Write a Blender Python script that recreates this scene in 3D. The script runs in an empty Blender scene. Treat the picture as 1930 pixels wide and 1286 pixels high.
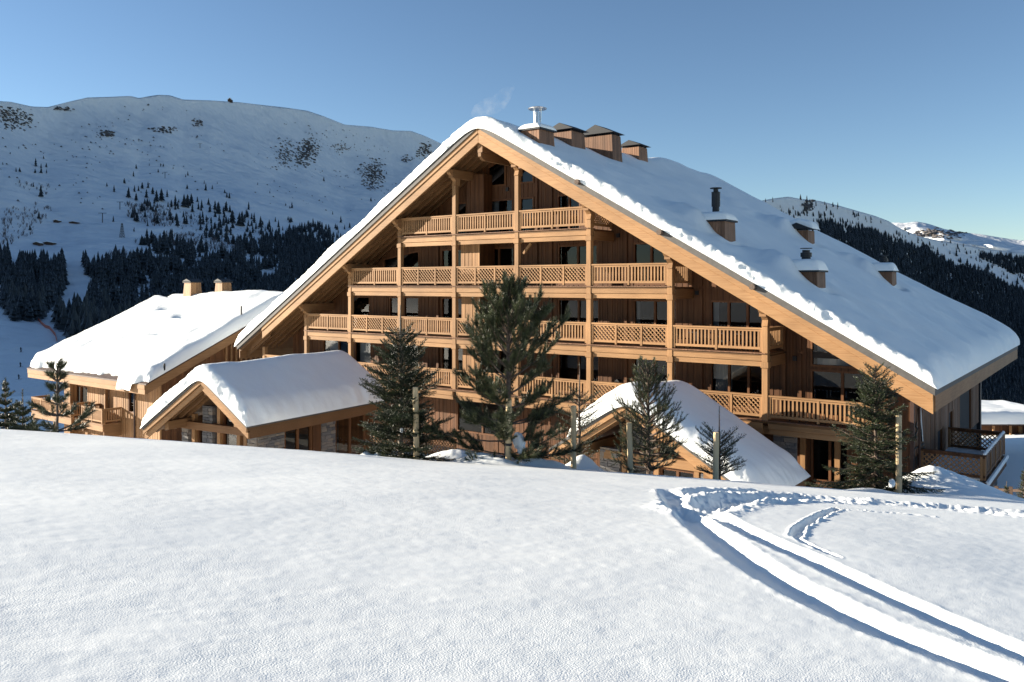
import bpy, math, random
import numpy as np
from mathutils import Vector, Matrix

S = bpy.context.scene
COL = S.collection
R = math.radians
# ------------------------------------------------------------------ camera, sky, sun, exposure
F, CX, YH = 1558.0, 965.0, 537.0            # focal length and principal point, in pixels of a 1930 px wide frame
CC, SS = .8011, .5986                       # camera turned 36.77 degrees from the chalet's front
cam = bpy.data.cameras.new('camera'); camo = bpy.data.objects.new('camera', cam); COL.objects.link(camo)
cam.sensor_width = 36; cam.lens = 36*F/1930; cam.shift_y = -(643-YH)/1930
cam.clip_start = .1; cam.clip_end = 30000
camo.rotation_euler = (R(90), 0, math.atan2(SS, CC)); S.camera = camo

SUN_AZ = (-.915, -.403); SUN_EL = 12.8
W = bpy.data.worlds.new('World'); S.world = W; W.use_nodes = True
nt = W.node_tree; nt.nodes.clear()
sky = nt.nodes.new('ShaderNodeTexSky'); sky.sky_type = 'NISHITA'; sky.sun_disc = False
sky.sun_elevation = R(SUN_EL); sky.sun_rotation = math.atan2(SUN_AZ[0], SUN_AZ[1])
sky.altitude = 1700; sky.air_density = 1.0; sky.dust_density = .08; sky.ozone_density = 2.4
bg = nt.nodes.new('ShaderNodeBackground'); bg.inputs[1].default_value = .058
wo = nt.nodes.new('ShaderNodeOutputWorld')
nt.links.new(sky.outputs[0], bg.inputs[0]); nt.links.new(bg.outputs[0], wo.inputs[0])
sl = bpy.data.lights.new('sun', 'SUN'); sl.energy = 5.0; sl.angle = R(.5); sl.color = (1, .90, .74)
so = bpy.data.objects.new('sun', sl); COL.objects.link(so)
sv = Vector((SUN_AZ[0]*math.cos(R(SUN_EL)), SUN_AZ[1]*math.cos(R(SUN_EL)), math.sin(R(SUN_EL))))
so.rotation_euler = sv.to_track_quat('Z', 'Y').to_euler(); so.location = (-60, 0, 60)
S.view_settings.view_transform = 'Standard'; S.view_settings.look = 'None'
S.view_settings.gamma = 1; S.view_settings.use_curve_mapping = False
S.view_settings.exposure = 1.5
S.cycles.max_bounces = 6; S.cycles.transparent_max_bounces = 8

# ------------------------------------------------------------------ geometry of the place (surveyed from the photograph)
def ray(px, py):
    a = (px-CX)/F; b = (YH-py)/F
    return (a*CC-SS, a*SS+CC, b)
def onY(px, py, Y): r = ray(px, py); t = Y/r[1]; return (r[0]*t, Y, r[2]*t)
def onX(px, py, X): r = ray(px, py); t = X/r[0]; return (X, r[1]*t, r[2]*t)
def atd(px, py, t): r = ray(px, py); return (r[0]*t, r[1]*t, r[2]*t)
def ld2w(l, d, z=0): return (CC*l-SS*d, SS*l+CC*d, z)          # lateral / depth to world
def w2ld(X, Y): return (CC*X+SS*Y, -SS*X+CC*Y)
YF, YR, YW, YB = 35.19, 34.39, 37.4, 63.0                       # post plane, rake plane, loggia wall, back of roof
RX, RZ, SLR, SLL = -28.0, 8.37, .567, .602
def zt(x): return RZ-(x-RX)*SLR if x > RX else RZ+(x-RX)*SLL     # top of the timber of the big roof

# ------------------------------------------------------------------ noise
def hash3(ix, iy, iz, seed):
    n = (ix.astype(np.int64)*374761393+iy.astype(np.int64)*668265263+iz.astype(np.int64)*2147483647+seed*974711) & 0x7fffffff
    n = ((n ^ (n >> 13))*1274126177) & 0x7fffffff
    n = ((n ^ (n >> 16))*668265263) & 0x7fffffff
    return ((n ^ (n >> 15)) & 0xffff)/65535.0
def vnoise(x, y, seed=0):
    ix = np.floor(x); iy = np.floor(y); fx = x-ix; fy = y-iy
    fx = fx*fx*(3-2*fx); fy = fy*fy*(3-2*fy); z = np.zeros_like(ix)
    a = hash3(ix, iy, z, seed); b = hash3(ix+1, iy, z, seed); c = hash3(ix, iy+1, z, seed); d = hash3(ix+1, iy+1, z, seed)
    return (a+(b-a)*fx)*(1-fy)+(c+(d-c)*fx)*fy-.5
def fbm(x, y, seed=0, o=4, g=.5):
    x = np.asarray(x, float); y = np.asarray(y, float); s = 0; a = 1
    for k in range(o):
        s = s+a*vnoise(x*2**k+17.3*k, y*2**k-9.1*k, seed+k); a *= g
    return s

# ------------------------------------------------------------------ materials
MATS = {}
def newmat(name):
    m = bpy.data.materials.new(name); m.use_nodes = True; MATS[name] = m
    t = m.node_tree; b = t.nodes['Principled BSDF']; return m, t, b
def nd(t, k, **kw):
    n = t.nodes.new(k)
    for a, v in kw.items(): setattr(n, a, v)
    return n
def flat(name, col, rough=.7, metal=0, noise=0, scale=8):
    m, t, b = newmat(name); b.inputs['Base Color'].default_value = (*col, 1)
    b.inputs['Roughness'].default_value = rough; b.inputs['Metallic'].default_value = metal
    if noise:
        tc = nd(t, 'ShaderNodeTexCoord'); n = nd(t, 'ShaderNodeTexNoise'); n.inputs['Scale'].default_value = scale; n.inputs['Detail'].default_value = 6
        t.links.new(tc.outputs['Object'], n.inputs['Vector'])
        r = nd(t, 'ShaderNodeValToRGB'); r.color_ramp.elements[0].position = .3; r.color_ramp.elements[1].position = .7
        r.color_ramp.elements[0].color = (*[c*(1-noise) for c in col], 1); r.color_ramp.elements[1].color = (*[min(1, c*(1+noise)) for c in col], 1)
        t.links.new(n.outputs['Fac'], r.inputs[0]); t.links.new(r.outputs[0], b.inputs['Base Color'])
        bp = nd(t, 'ShaderNodeBump'); bp.inputs['Strength'].default_value = .4; bp.inputs['Distance'].default_value = .02
        t.links.new(n.outputs['Fac'], bp.inputs['Height']); t.links.new(bp.outputs[0], b.inputs['Normal'])
    return m
def wood(name, c1, c2, axis='z', board=0, rough=.62):
    """larch: streaky grain along one axis, optional tint per board width across x+y"""
    m, t, b = newmat(name); L = t.links
    tc = nd(t, 'ShaderNodeTexCoord'); mp = nd(t, 'ShaderNodeMapping')
    sc = {'x': (.6, 14, 14), 'y': (14, .6, 14), 'z': (14, 14, .6)}[axis]; mp.inputs['Scale'].default_value = sc
    L.new(tc.outputs['Object'], mp.inputs[0])
    n = nd(t, 'ShaderNodeTexNoise'); n.inputs['Scale'].default_value = 1.6; n.inputs['Detail'].default_value = 8; n.inputs['Roughness'].default_value = .65
    L.new(mp.outputs[0], n.inputs['Vector'])
    n2 = nd(t, 'ShaderNodeTexNoise'); n2.inputs['Scale'].default_value = .45; n2.inputs['Detail'].default_value = 3
    L.new(tc.outputs['Object'], n2.inputs['Vector'])
    oi = nd(t, 'ShaderNodeObjectInfo')
    r = nd(t, 'ShaderNodeValToRGB'); r.color_ramp.elements[0].position = .32; r.color_ramp.elements[1].position = .68
    r.color_ramp.elements[0].color = (*c1, 1); r.color_ramp.elements[1].color = (*c2, 1)
    L.new(n.outputs['Fac'], r.inputs[0])
    hs = nd(t, 'ShaderNodeHueSaturation'); L.new(r.outputs[0], hs.inputs['Color'])
    add = nd(t, 'ShaderNodeMath', operation='ADD'); add.inputs[1].default_value = 0
    mr = nd(t, 'ShaderNodeMapRange'); mr.inputs['From Min'].default_value = .3; mr.inputs['From Max'].default_value = .7
    mr.inputs['To Min'].default_value = .78; mr.inputs['To Max'].default_value = 1.12
    L.new(n2.outputs['Fac'], mr.inputs[0])
    mr2 = nd(t, 'ShaderNodeMapRange'); mr2.inputs['To Min'].default_value = .88; mr2.inputs['To Max'].default_value = 1.12
    L.new(oi.outputs['Random'], mr2.inputs[0])
    mu = nd(t, 'ShaderNodeMath', operation='MULTIPLY'); L.new(mr.outputs[0], mu.inputs[0]); L.new(mr2.outputs[0], mu.inputs[1])
    val = mu
    if board:
        sx = nd(t, 'ShaderNodeSeparateXYZ'); L.new(tc.outputs['Object'], sx.inputs[0])
        ad = nd(t, 'ShaderNodeMath', operation='ADD'); L.new(sx.outputs[0], ad.inputs[0]); L.new(sx.outputs[1], ad.inputs[1])
        dv = nd(t, 'ShaderNodeMath', operation='DIVIDE'); L.new(ad.outputs[0], dv.inputs[0]); dv.inputs[1].default_value = board
        fl = nd(t, 'ShaderNodeMath', operation='FLOOR'); L.new(dv.outputs[0], fl.inputs[0])
        wn = nd(t, 'ShaderNodeTexWhiteNoise', noise_dimensions='1D'); L.new(fl.outputs[0], wn.inputs['W'])
        mr3 = nd(t, 'ShaderNodeMapRange'); mr3.inputs['To Min'].default_value = .74; mr3.inputs['To Max'].default_value = 1.18
        L.new(wn.outputs['Value'], mr3.inputs[0])
        val = nd(t, 'ShaderNodeMath', operation='MULTIPLY'); L.new(mu.outputs[0], val.inputs[0]); L.new(mr3.outputs[0], val.inputs[1])
    L.new(val.outputs[0], hs.inputs['Value']); L.new(hs.outputs[0], b.inputs['Base Color'])
    b.inputs['Roughness'].default_value = rough; b.inputs['Specular IOR Level'].default_value = .25
    bp = nd(t, 'ShaderNodeBump'); bp.inputs['Strength'].default_value = .25; bp.inputs['Distance'].default_value = .01
    L.new(n.outputs['Fac'], bp.inputs['Height']); L.new(bp.outputs[0], b.inputs['Normal'])
    return m
def snowmat(name, scale=18, strength=.5, dist=.02, col=(.875, .895, .88), coarse=1.5, cdist=.05, det=7, rgh=.62):
    m, t, b = newmat(name); L = t.links
    b.inputs['Base Color'].default_value = (*col, 1); b.inputs['Roughness'].default_value = .55
    b.inputs['Specular IOR Level'].default_value = .2
    tc = nd(t, 'ShaderNodeTexCoord')
    n = nd(t, 'ShaderNodeTexNoise'); n.inputs['Scale'].default_value = scale; n.inputs['Detail'].default_value = det; n.inputs['Roughness'].default_value = rgh
    n2 = nd(t, 'ShaderNodeTexNoise'); n2.inputs['Scale'].default_value = coarse; n2.inputs['Detail'].default_value = 4
    L.new(tc.outputs['Object'], n.inputs['Vector']); L.new(tc.outputs['Object'], n2.inputs['Vector'])
    b1 = nd(t, 'ShaderNodeBump'); b1.inputs['Strength'].default_value = 1; b1.inputs['Distance'].default_value = cdist
    b2 = nd(t, 'ShaderNodeBump'); b2.inputs['Strength'].default_value = strength; b2.inputs['Distance'].default_value = dist
    n3 = nd(t, 'ShaderNodeTexNoise'); n3.inputs['Scale'].default_value = .9; n3.inputs['Detail'].default_value = 3; L.new(tc.outputs['Object'], n3.inputs['Vector'])
    m3 = nd(t, 'ShaderNodeMapRange'); m3.inputs['From Min'].default_value = .35; m3.inputs['From Max'].default_value = .65; m3.inputs['To Min'].default_value = strength*.35; m3.inputs['To Max'].default_value = strength*1.05
    L.new(n3.outputs['Fac'], m3.inputs[0]); L.new(m3.outputs[0], b2.inputs['Strength'])
    L.new(n2.outputs['Fac'], b1.inputs['Height']); L.new(b1.outputs[0], b2.inputs['Normal']); L.new(n.outputs['Fac'], b2.inputs['Height'])
    L.new(b2.outputs[0], b.inputs['Normal'])
    return m
wood('larch_beam', (.265, .138, .058), (.37, .208, .096), 'x')
wood('larch_post', (.265, .138, .058), (.36, .20, .092), 'z')
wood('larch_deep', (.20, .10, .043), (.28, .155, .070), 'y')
wood('larch_wall', (.088, .036, .014), (.145, .062, .025), 'z', board=.15)  # base darkened so the loggia recesses look shaded
wood('larch_lit_wall', (.29, .15, .065), (.40, .22, .10), 'z', board=.15)  # lighter copy of the wall larch, sunlight put into the colour
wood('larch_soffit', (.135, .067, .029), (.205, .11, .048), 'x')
wood('weathered_wood', (.17, .085, .048), (.26, .14, .082), 'z', board=.16)
wood('frame_wood', (.12, .05, .02), (.18, .078, .032), 'z')
wood('stake_wood', (.55, .40, .22), (.72, .56, .34), 'z')
wood('porch_wood', (.15, .07, .030), (.22, .115, .05), 'x')
flat('zinc', (.085, .078, .072), .7, .1, noise=.15, scale=5)
flat('dark_metal', (.018, .02, .024), .5, .4)
flat('steel', (.55, .56, .58), .25, .9)
flat('interior', (.035, .03, .028), .9)  # near-black: the gloom of the rooms is put into the colour
flat('curtain_cloth', (.55, .54, .52), .9)
flat('black', (.012, .012, .014), .6)
flat('bark', (.12, .085, .065), .9, noise=.4, scale=20)
flat('pale_bark', (.26, .22, .18), .9, noise=.4, scale=20)
flat('rock', (.10, .088, .085), .9, noise=.4, scale=.05)
flat('net_orange', (.55, .16, .10), .8)
flat('chimney_dark', (.014, .016, .02), .7)
flat('brown_pipe', (.05, .022, .014), .6)
flat('mural_white', (.6, .6, .6), .8)
flat('far_wood', (.08, .05, .035), .9)
flat('bare_twigs', (.10, .085, .09), .95)
snowmat('snow_ground', scale=95, strength=.62, dist=.0055, coarse=1.2, cdist=.012, det=2, rgh=.45)
snowmat('snow_roof', scale=14, strength=.45, dist=.02, coarse=1.0, cdist=.05)
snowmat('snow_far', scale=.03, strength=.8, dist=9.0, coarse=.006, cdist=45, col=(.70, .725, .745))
def foliage(name, c1, c2):
    m, t, b = newmat(name); L = t.links
    tc = nd(t, 'ShaderNodeTexCoord'); n = nd(t, 'ShaderNodeTexNoise'); n.inputs['Scale'].default_value = 3.5; n.inputs['Detail'].default_value = 5
    L.new(tc.outputs['Object'], n.inputs['Vector'])
    r = nd(t, 'ShaderNodeValToRGB'); r.color_ramp.elements[0].position = .35; r.color_ramp.elements[1].position = .68
    r.color_ramp.elements[0].color = (*c1, 1); r.color_ramp.elements[1].color = (*c2, 1)
    L.new(n.outputs['Fac'], r.inputs[0]); L.new(r.outputs[0], b.inputs['Base Color'])
    b.inputs['Roughness'].default_value = .45; b.inputs['Specular IOR Level'].default_value = .4
foliage('spruce_needles', (.014, .022, .010), (.050, .064, .022))
foliage('pine_needles', (.022, .031, .014), (.095, .108, .045))
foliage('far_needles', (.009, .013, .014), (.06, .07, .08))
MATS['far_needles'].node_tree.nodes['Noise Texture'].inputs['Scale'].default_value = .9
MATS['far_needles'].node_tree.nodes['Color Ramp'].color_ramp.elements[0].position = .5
# window glass: fresnel mix of clear and mirror
m, t, b = newmat('glass'); t.nodes.remove(b); L = t.links
fr = nd(t, 'ShaderNodeFresnel'); fr.inputs[0].default_value = 1.5
tr = nd(t, 'ShaderNodeBsdfTransparent'); tr.inputs[0].default_value = (.55, .58, .60, 1)
gl = nd(t, 'ShaderNodeBsdfGlossy'); gl.inputs['Roughness'].default_value = .01
mx = nd(t, 'ShaderNodeMixShader'); L.new(fr.outputs[0], mx.inputs[0]); L.new(tr.outputs[0], mx.inputs[1]); L.new(gl.outputs[0], mx.inputs[2])
L.new(mx.outputs[0], t.nodes['Material Output'].inputs[0])
# stone
m, t, b = newmat('stone'); L = t.links
oi = nd(t, 'ShaderNodeObjectInfo'); r = nd(t, 'ShaderNodeValToRGB')
r.color_ramp.elements[0].color = (.10, .10, .11, 1); r.color_ramp.elements[1].color = (.30, .25, .20, 1)
e = r.color_ramp.elements.new(.5); e.color = (.19, .18, .175, 1)
tc = nd(t, 'ShaderNodeTexCoord'); n = nd(t, 'ShaderNodeTexNoise'); n.inputs['Scale'].default_value = 9; n.inputs['Detail'].default_value = 7
L.new(tc.outputs['Object'], n.inputs['Vector']); L.new(oi.outputs['Random'], r.inputs[0])
hs = nd(t, 'ShaderNodeHueSaturation'); L.new(r.outputs[0], hs.inputs['Color'])
mr = nd(t, 'ShaderNodeMapRange'); mr.inputs['To Min'].default_value = .5; mr.inputs['To Max'].default_value = 1.5
L.new(n.outputs['Fac'], mr.inputs[0]); L.new(mr.outputs[0], hs.inputs['Value']); L.new(hs.outputs[0], b.inputs['Base Color'])
b.inputs['Roughness'].default_value = .85
bp = nd(t, 'ShaderNodeBump'); bp.inputs['Distance'].default_value = .03; L.new(n.outputs['Fac'], bp.inputs['Height']); L.new(bp.outputs[0], b.inputs['Normal'])

# ------------------------------------------------------------------ mesh helpers
OFF = Vector((0, 0, 0))
class MB:
    def __init__(s): s.v = []; s.f = []
    def quadbox(s, P):                                   # 8 points: 4 bottom ccw, 4 top ccw
        k = len(s.v); s.v += [tuple(p) for p in P]
        s.f += [(k+3, k+2, k+1, k), (k+4, k+5, k+6, k+7)]+[(k+i, k+(i+1) % 4, k+4+(i+1) % 4, k+4+i) for i in range(4)]
        return s
    def box(s, x0, x1, y0, y1, z0, z1):
        return s.quadbox([(x0, y0, z0), (x1, y0, z0), (x1, y1, z0), (x0, y1, z0), (x0, y0, z1), (x1, y0, z1), (x1, y1, z1), (x0, y1, z1)])
    def beam(s, p, q, w, h, up=(0, 0, 1)):
        p = Vector(p); q = Vector(q); d = (q-p).normalized(); u = Vector(up); sd = d.cross(u)
        sd = sd.normalized() if sd.length > 1e-5 else Vector((1, 0, 0)); u = sd.cross(d).normalized(); a = sd*w/2; b = u*h/2
        return s.quadbox([p-a-b, q-a-b, q+a-b, p+a-b, p-a+b, q-a+b, q+a+b, p+a+b])
    def slab(s, xs, ztop, zbot, y0, y1):                 # strip profile in x,z pulled along y
        for x0, x1 in zip(xs[:-1], xs[1:]):
            s.quadbox([(x0, y0, zbot(x0)), (x1, y0, zbot(x1)), (x1, y1, zbot(x1)), (x0, y1, zbot(x0)),
                       (x0, y0, ztop(x0)), (x1, y0, ztop(x1)), (x1, y1, ztop(x1)), (x0, y1, ztop(x0))])
        return s
    def prism(s, poly, y0, y1, axis='y'):                # convex polygon in (x,z) pulled along y, or (y,z) along x
        k = len(s.v); n = len(poly)
        for yy in (y0, y1):
            for a, b in poly: s.v.append((a, yy, b) if axis == 'y' else (yy, a, b))
        s.f.append(tuple(range(k, k+n))); s.f.append(tuple(range(k+2*n-1, k+n-1, -1)))
        for i in range(n): j = (i+1) % n; s.f.append((k+j, k+i, k+n+i, k+n+j))
        return s
    def tube(s, pts, rad, n=8):
        k = len(s.v); m = len(pts); rad = rad if hasattr(rad, '__len__') else [rad]*m
        for i, p in enumerate(pts):
            d = (Vector(pts[min(i+1, m-1)])-Vector(pts[max(i-1, 0)])).normalized()
            a = d.cross(Vector((.31, .95, .11))).normalized(); b = d.cross(a)
            for j in range(n):
                w = 2*math.pi*j/n; s.v.append(tuple(Vector(p)+(a*math.cos(w)+b*math.sin(w))*rad[i]))
        for i in range(m-1):
            for j in range(n): j2 = (j+1) % n; s.f.append((k+i*n+j, k+i*n+j2, k+(i+1)*n+j2, k+(i+1)*n+j))
        s.f.append(tuple(range(k, k+n))); s.f.append(tuple(range(k+m*n-1, k+(m-1)*n-1, -1)))
        return s
    def build(s, name, mat, parent=None, label=None, kind=None, bevel=0, local=False):
        o = Vector((0, 0, 0)) if (local or parent is None) else OFF
        me = bpy.data.meshes.new(name); me.from_pydata([(x-o.x, y-o.y, z-o.z) for x, y, z in s.v], [], s.f)
        me.materials.append(MATS[mat]); ob = bpy.data.objects.new(name, me); COL.objects.link(ob); ob.parent = parent
        if label: ob['label'] = label
        if kind: ob['kind'] = kind
        if bevel:
            bm_ = ob.modifiers.new('bevel', 'BEVEL'); bm_.width = bevel; bm_.segments = 1; bm_.limit_method = 'ANGLE'
        return ob
def thing(name, label, cat, loc, rz=0, group=None):
    o = bpy.data.objects.new(name, None); COL.objects.link(o); o.location = loc; o.rotation_euler = (0, 0, rz)
    o['label'] = label; o['category'] = cat
    if group: o['group'] = group
    o.empty_display_size = .5
    return o
def tag(o, label, cat, group=None):
    o['label'] = label; o['category'] = cat
    if group: o['group'] = group
    return o
def npmesh(name, V, Fc, mat, parent=None, smooth=True, kind=None, loc=None):
    V = np.asarray(V, np.float32); Fc = np.asarray(Fc, np.int32); n = Fc.shape[1]
    me = bpy.data.meshes.new(name); me.vertices.add(len(V)); me.vertices.foreach_set('co', V.ravel())
    me.loops.add(Fc.size); me.loops.foreach_set('vertex_index', Fc.ravel()); me.polygons.add(len(Fc))
    me.polygons.foreach_set('loop_start', np.arange(0, Fc.size, n, dtype=np.int32))
    if smooth: me.polygons.foreach_set('use_smooth', np.ones(len(Fc), bool))
    me.update(calc_edges=True); me.materials.append(MATS[mat])
    ob = bpy.data.objects.new(name, me); COL.objects.link(ob); ob.parent = parent
    if kind: ob['kind'] = kind
    if loc: ob.location = loc
    return ob
def gridfaces(nr, nc):
    i = np.arange(nr-1)[:, None]*nc+np.arange(nc-1)[None, :]
    i = i.ravel(); return np.stack([i, i+1, i+nc+1, i+nc], 1)
def inst(src_mesh, name, parent, loc, rot=(0, 0, 0), scale=(1, 1, 1)):
    o = bpy.data.objects.new(name, src_mesh); COL.objects.link(o); o.parent = parent
    o.location = Vector(loc)-(OFF if parent is not None else Vector((0, 0, 0))); o.rotation_euler = rot; o.scale = scale
    return o

# ------------------------------------------------------------------ near terrain: one snow slope falling to the building's yard
def sstep(a, b, x): t = np.clip((x-a)/(b-a), 0, 1); return t*t*(3-2*t)
def crest0(l, d): return -1.6-.06*d-.004*d*d-.07*l
def terr(l, d):
    l = np.asarray(l, float); d = np.asarray(d, float)
    de = np.maximum(d-20.6, 0); dc = np.minimum(d, 20.6)
    a = crest0(np.clip(l, -26, 26), dc)-.23*de-.028*de*de
    a = a+np.where(d < 0, .05*np.minimum(-d, 30), 0)
    X, Y = CC*l-SS*d, SS*l+CC*d
    g = -9.25+.045*np.clip(X, -90, 20)-.16*np.maximum(d-62, 0)*(1-sstep(8, 22, l)*.99)+.00016*np.maximum(np.minimum(d, 350)-62, 0)**2
    g = g-.10*np.maximum(-l-30, 0)*sstep(20, 60, d)
    g = g-(.14*np.clip(d-46, 0, 38)+.5*np.maximum(d-84, 0))*sstep(8, 22, l)
    fl_ = -23.5-7.5*sstep(0, 20, l)
    g = np.maximum(g, fl_)-.35*np.maximum(np.hypot(l, d)-np.where(l < 0, 205, 172), 0)
    k = .35; m = np.maximum(a, g); z = m+k*np.log1p(np.exp(-np.abs(a-g)/k))*1.0
    # soft long undulations
    z = z+.16*fbm(l*.11, d*.11, 3, 3)*sstep(2, 8, d)
    return z
def ground_hit(px, py):                                  # where a sight line meets the near slope
    a = (px-CX)/F; k = (py-YH)/F; lo = 1.5; 
    for d in np.arange(2, 24, .02):
        if -k*d <= float(crest0(a*d, d)): return (a*d, d)
    return (a*22, 22)
def terz(l, d): return float(terr(np.array([l]), np.array([d]))[0])

tracks = []   # (polyline, depth, half width, rim, noise)
def trk(pts, depth, hw, rim, ns): tracks.append((np.array([ground_hit(*p) for p in pts]), depth, hw, rim, ns))
trk([(1262, 930), (1280, 965), (1325, 1008), (1392, 1060), (1472, 1108), (1560, 1152), (1665, 1197), (1790, 1243), (1900, 1284), (2010, 1330)], .10, .15, .005, .012)
trk([(1352, 985), (1400, 1014), (1452, 1040), (1530, 1074), (1615, 1112), (1700, 1148), (1785, 1184), (1870, 1219), (1960, 1254), (2080, 1305)], .08, .115, .004, .010)
trk([(1305, 975), (1345, 962), (1395, 948), (1470, 941), (1560, 943), (1680, 950), (1800, 958), (1960, 970)], .08, .28, .03, .05)
trk([(1290, 938), (1345, 930), (1420, 930), (1520, 936), (1640, 946), (1800, 962), (1960, 980)], .06, .24, .025, .05)
trk([(1330, 960), (1400, 951), (1500, 946), (1600, 949)], .05, .18, .03, .07)
trk([(1500, 1032), (1508, 1010), (1538, 990), (1562, 974), (1578, 967)], .045, .05, .02, .04)
trk([(1578, 967), (1640, 970), (1700, 973), (1756, 978)], .025, .04, .02, .03)
trk([(1500, 1034), (1538, 1054), (1580, 1072)], .015, .03, .006, .02)
mounds = []   # (l, d, rl, rd, h)
def mnd(px, py, d, rl, rd, h): mounds.append(((px-CX)/F*d, d, rl, rd, h))
mnd(1785, 940, 22.8, 1.5, 1.4, .72); mnd(1730, 935, 22.8, .8, .9, .30)
mnd(905, 872, 20.3, .48, .5, .30); mnd(940, 876, 19.7, .5, .35, .16); mnd(1005, 876, 20.8, .34, .34, .30); mnd(1045, 872, 20.9, .35, .3, .22)
mnd(1085, 868, 21.6, .4, .4, .28); mnd(1110, 868, 21.6, .35, .3, .22); mnd(862, 866, 23.2, 1.1, .9, .62); mnd(830, 868, 21.8, .6, .5, .12)
mnd(690, 863, 20.8, .12, .12, .12); mnd(713, 863, 20.8, .14, .12, .14); mnd(975, 868, 20.2, .14, .14, .16); mnd(1640, 930, 21, .5, .4, .12)
def detail(l, d):
    z = np.zeros_like(l); near = (d < 26) & (d > 2) & (np.abs(l) < 22)
    idx = np.where(near)[0]; L_, D_ = l[idx], d[idx]; add = np.zeros_like(L_)
    n1 = fbm(L_*6, D_*6, 11, 3); n2 = fbm(L_*2.2, D_*2.2, 12, 3); n3 = fbm(L_*16, D_*16, 13, 3)
    for P, dep, hw, rim, ns in tracks:
        best = np.full(len(L_), 1e9); tpar = np.zeros(len(L_)); tot = 0
        lo = P.min(0)-1; hi = P.max(0)+1
        sel = np.where((L_ > lo[0]) & (L_ < hi[0]) & (D_ > lo[1]) & (D_ < hi[1]))[0]
        if not len(sel): continue
        x, y = L_[sel], D_[sel]; bs = best[sel]
        for i in range(len(P)-1):
            ax, ay = P[i]; bx, by = P[i+1]; vx, vy = bx-ax, by-ay; q = vx*vx+vy*vy
            t_ = np.clip(((x-ax)*vx+(y-ay)*vy)/q, 0, 1)
            bs = np.minimum(bs, np.hypot(x-ax-t_*vx, y-ay-t_*vy))
        s = bs+n1[sel]*ns*.8
        cut = -dep*np.exp(-(np.maximum(s, 0)/hw)**4)*(1+n1[sel]*ns*3)
        r_ = rim*np.exp(-((s-hw*1.45)/(hw*.42))**2)*(.7+n3[sel]*.6+n1[sel]*.8)
        add[sel] += cut+r_+n3[sel]*ns*.55*np.exp(-(s/(hw*1.5))**2)
    for ml, md, rl, rd, h in mounds:
        q = ((L_-ml)/rl)**2+((D_-md)/rd)**2
        add += h*np.exp(-q)*(1+(.35*n2+.12*n1)*(1 if rl < .7 else .3))
    # wind ripples and grain
    add += .008*fbm(L_*1.3, D_*2.1, 21, 3)+.0025*fbm(L_*11, D_*15, 22, 2)
    z[idx] = add
    return z
phi = np.concatenate([np.linspace(-85, -37, 60)[:-1], np.linspace(-37, 37, 830), np.linspace(37, 85, 60)[1:]])
ph = np.radians(phi)
rr = np.concatenate([np.linspace(.3, 2.4, 8)[:-1], np.exp(np.linspace(math.log(2.4), math.log(30), 540)), np.exp(np.linspace(math.log(30.5), math.log(440), 96))])
PP, RR_ = np.meshgrid(ph, rr); l = (np.sin(PP)*RR_).ravel(); d = (np.cos(PP)*RR_).ravel()
z = terr(l, d)+detail(l, d)
V = np.stack([CC*l-SS*d, SS*l+CC*d, z], 1)
g = npmesh('snow_slope', V, gridfaces(len(rr), len(ph))[:, ::-1], 'snow_ground', kind='structure')
# ground behind the camera, joined to the slope's near edge
n = 40; ll, dd = np.meshgrid(np.linspace(-60, 60, n), np.linspace(-50, .2, n)); ll = ll.ravel(); dd = dd.ravel(); zz = terr(ll, dd)-.02
npmesh('snow_field', np.stack([CC*ll-SS*dd, SS*ll+CC*dd, zz], 1), gridfaces(n, n), 'snow_ground', kind='structure')

# ------------------------------------------------------------------ far mountains (polar sheets with real distance)
def interp(x, tab): return np.interp(x, [a for a, _ in tab], [b for _, b in tab])
skyL = [(-78, .13), (-60, .165), (-45, .185), (-36, .192)]
for px, py in [(0,191),(20,192),(60,201),(90,202),(130,192),(165,184),(200,183),(245,181),(262,185),(285,181),(300,179),(320,180),(345,188),(400,190),(430,192),(450,193),(540,203),(580,209),(610,219),(650,235),(700,239),(740,246),(775,247),(800,256),(830,270),(870,290),(1000,330),(1200,360),(1400,400)]:
    a = math.atan((px-CX)/F); skyL.append((math.degrees(a), (YH-py)/F*math.cos(a)))
skyL += [(22, -.02), (40, -.06)]
farL = [(-78, 520), (-60, 620), (-45, 900), (-36, 1200), (-32, 1350), (-20, 1800), (-8, 2350), (0, 2700), (10, 3000), (40, 3200)]  # first entries: unseen left spur, brought near to shade the piste
def mt_left(phd, t):                                     # t 0 foot .. 1 skyline: (distance, slope tangent)
    e1 = interp(phd, skyL); e0 = -.130; D1 = interp(phd, farL); D0 = 190+0*phd
    e = e0+(e1-e0)*t
    # piste floor slowly rising, then the steep face
    te = np.clip(t, 0, 1); D = D0*(D1/D0)**(1-(1-te)**1.9)
    return D, e
skyR = [(-20, -.02), (0, .03), (10, .075)]
for px, py in [(1380,392),(1437,378),(1460,374),(1486,371),(1506,375),(1544,379),(1582,388),(1617,398),(1649,407),(1675,417),(1695,430),(1733,446),(1776,455),(1863,470),(1930,478)]:
    a = math.atan((px-CX)/F); skyR.append((math.degrees(a), (YH-py)/F*math.cos(a)))
skyR += [(36, .025), (50, .01), (75, .0)]
farR = [(-20, 800), (10, 850), (17, 900), (25, 1250), (32, 1650), (50, 2000), (75, 2000)]
def mt_right(phd, t):
    e1 = interp(phd, skyR); e0 = -.28; D1 = interp(phd, farR); D0 = 400+0*phd
    e = e0+(e1-e0)*t; te = np.clip(t, 0, 1); D = D0*(D1/D0)**(1-(1-te)**1.7)
    return D, e
skyF = [(10, .03), (20, .05)]
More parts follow.
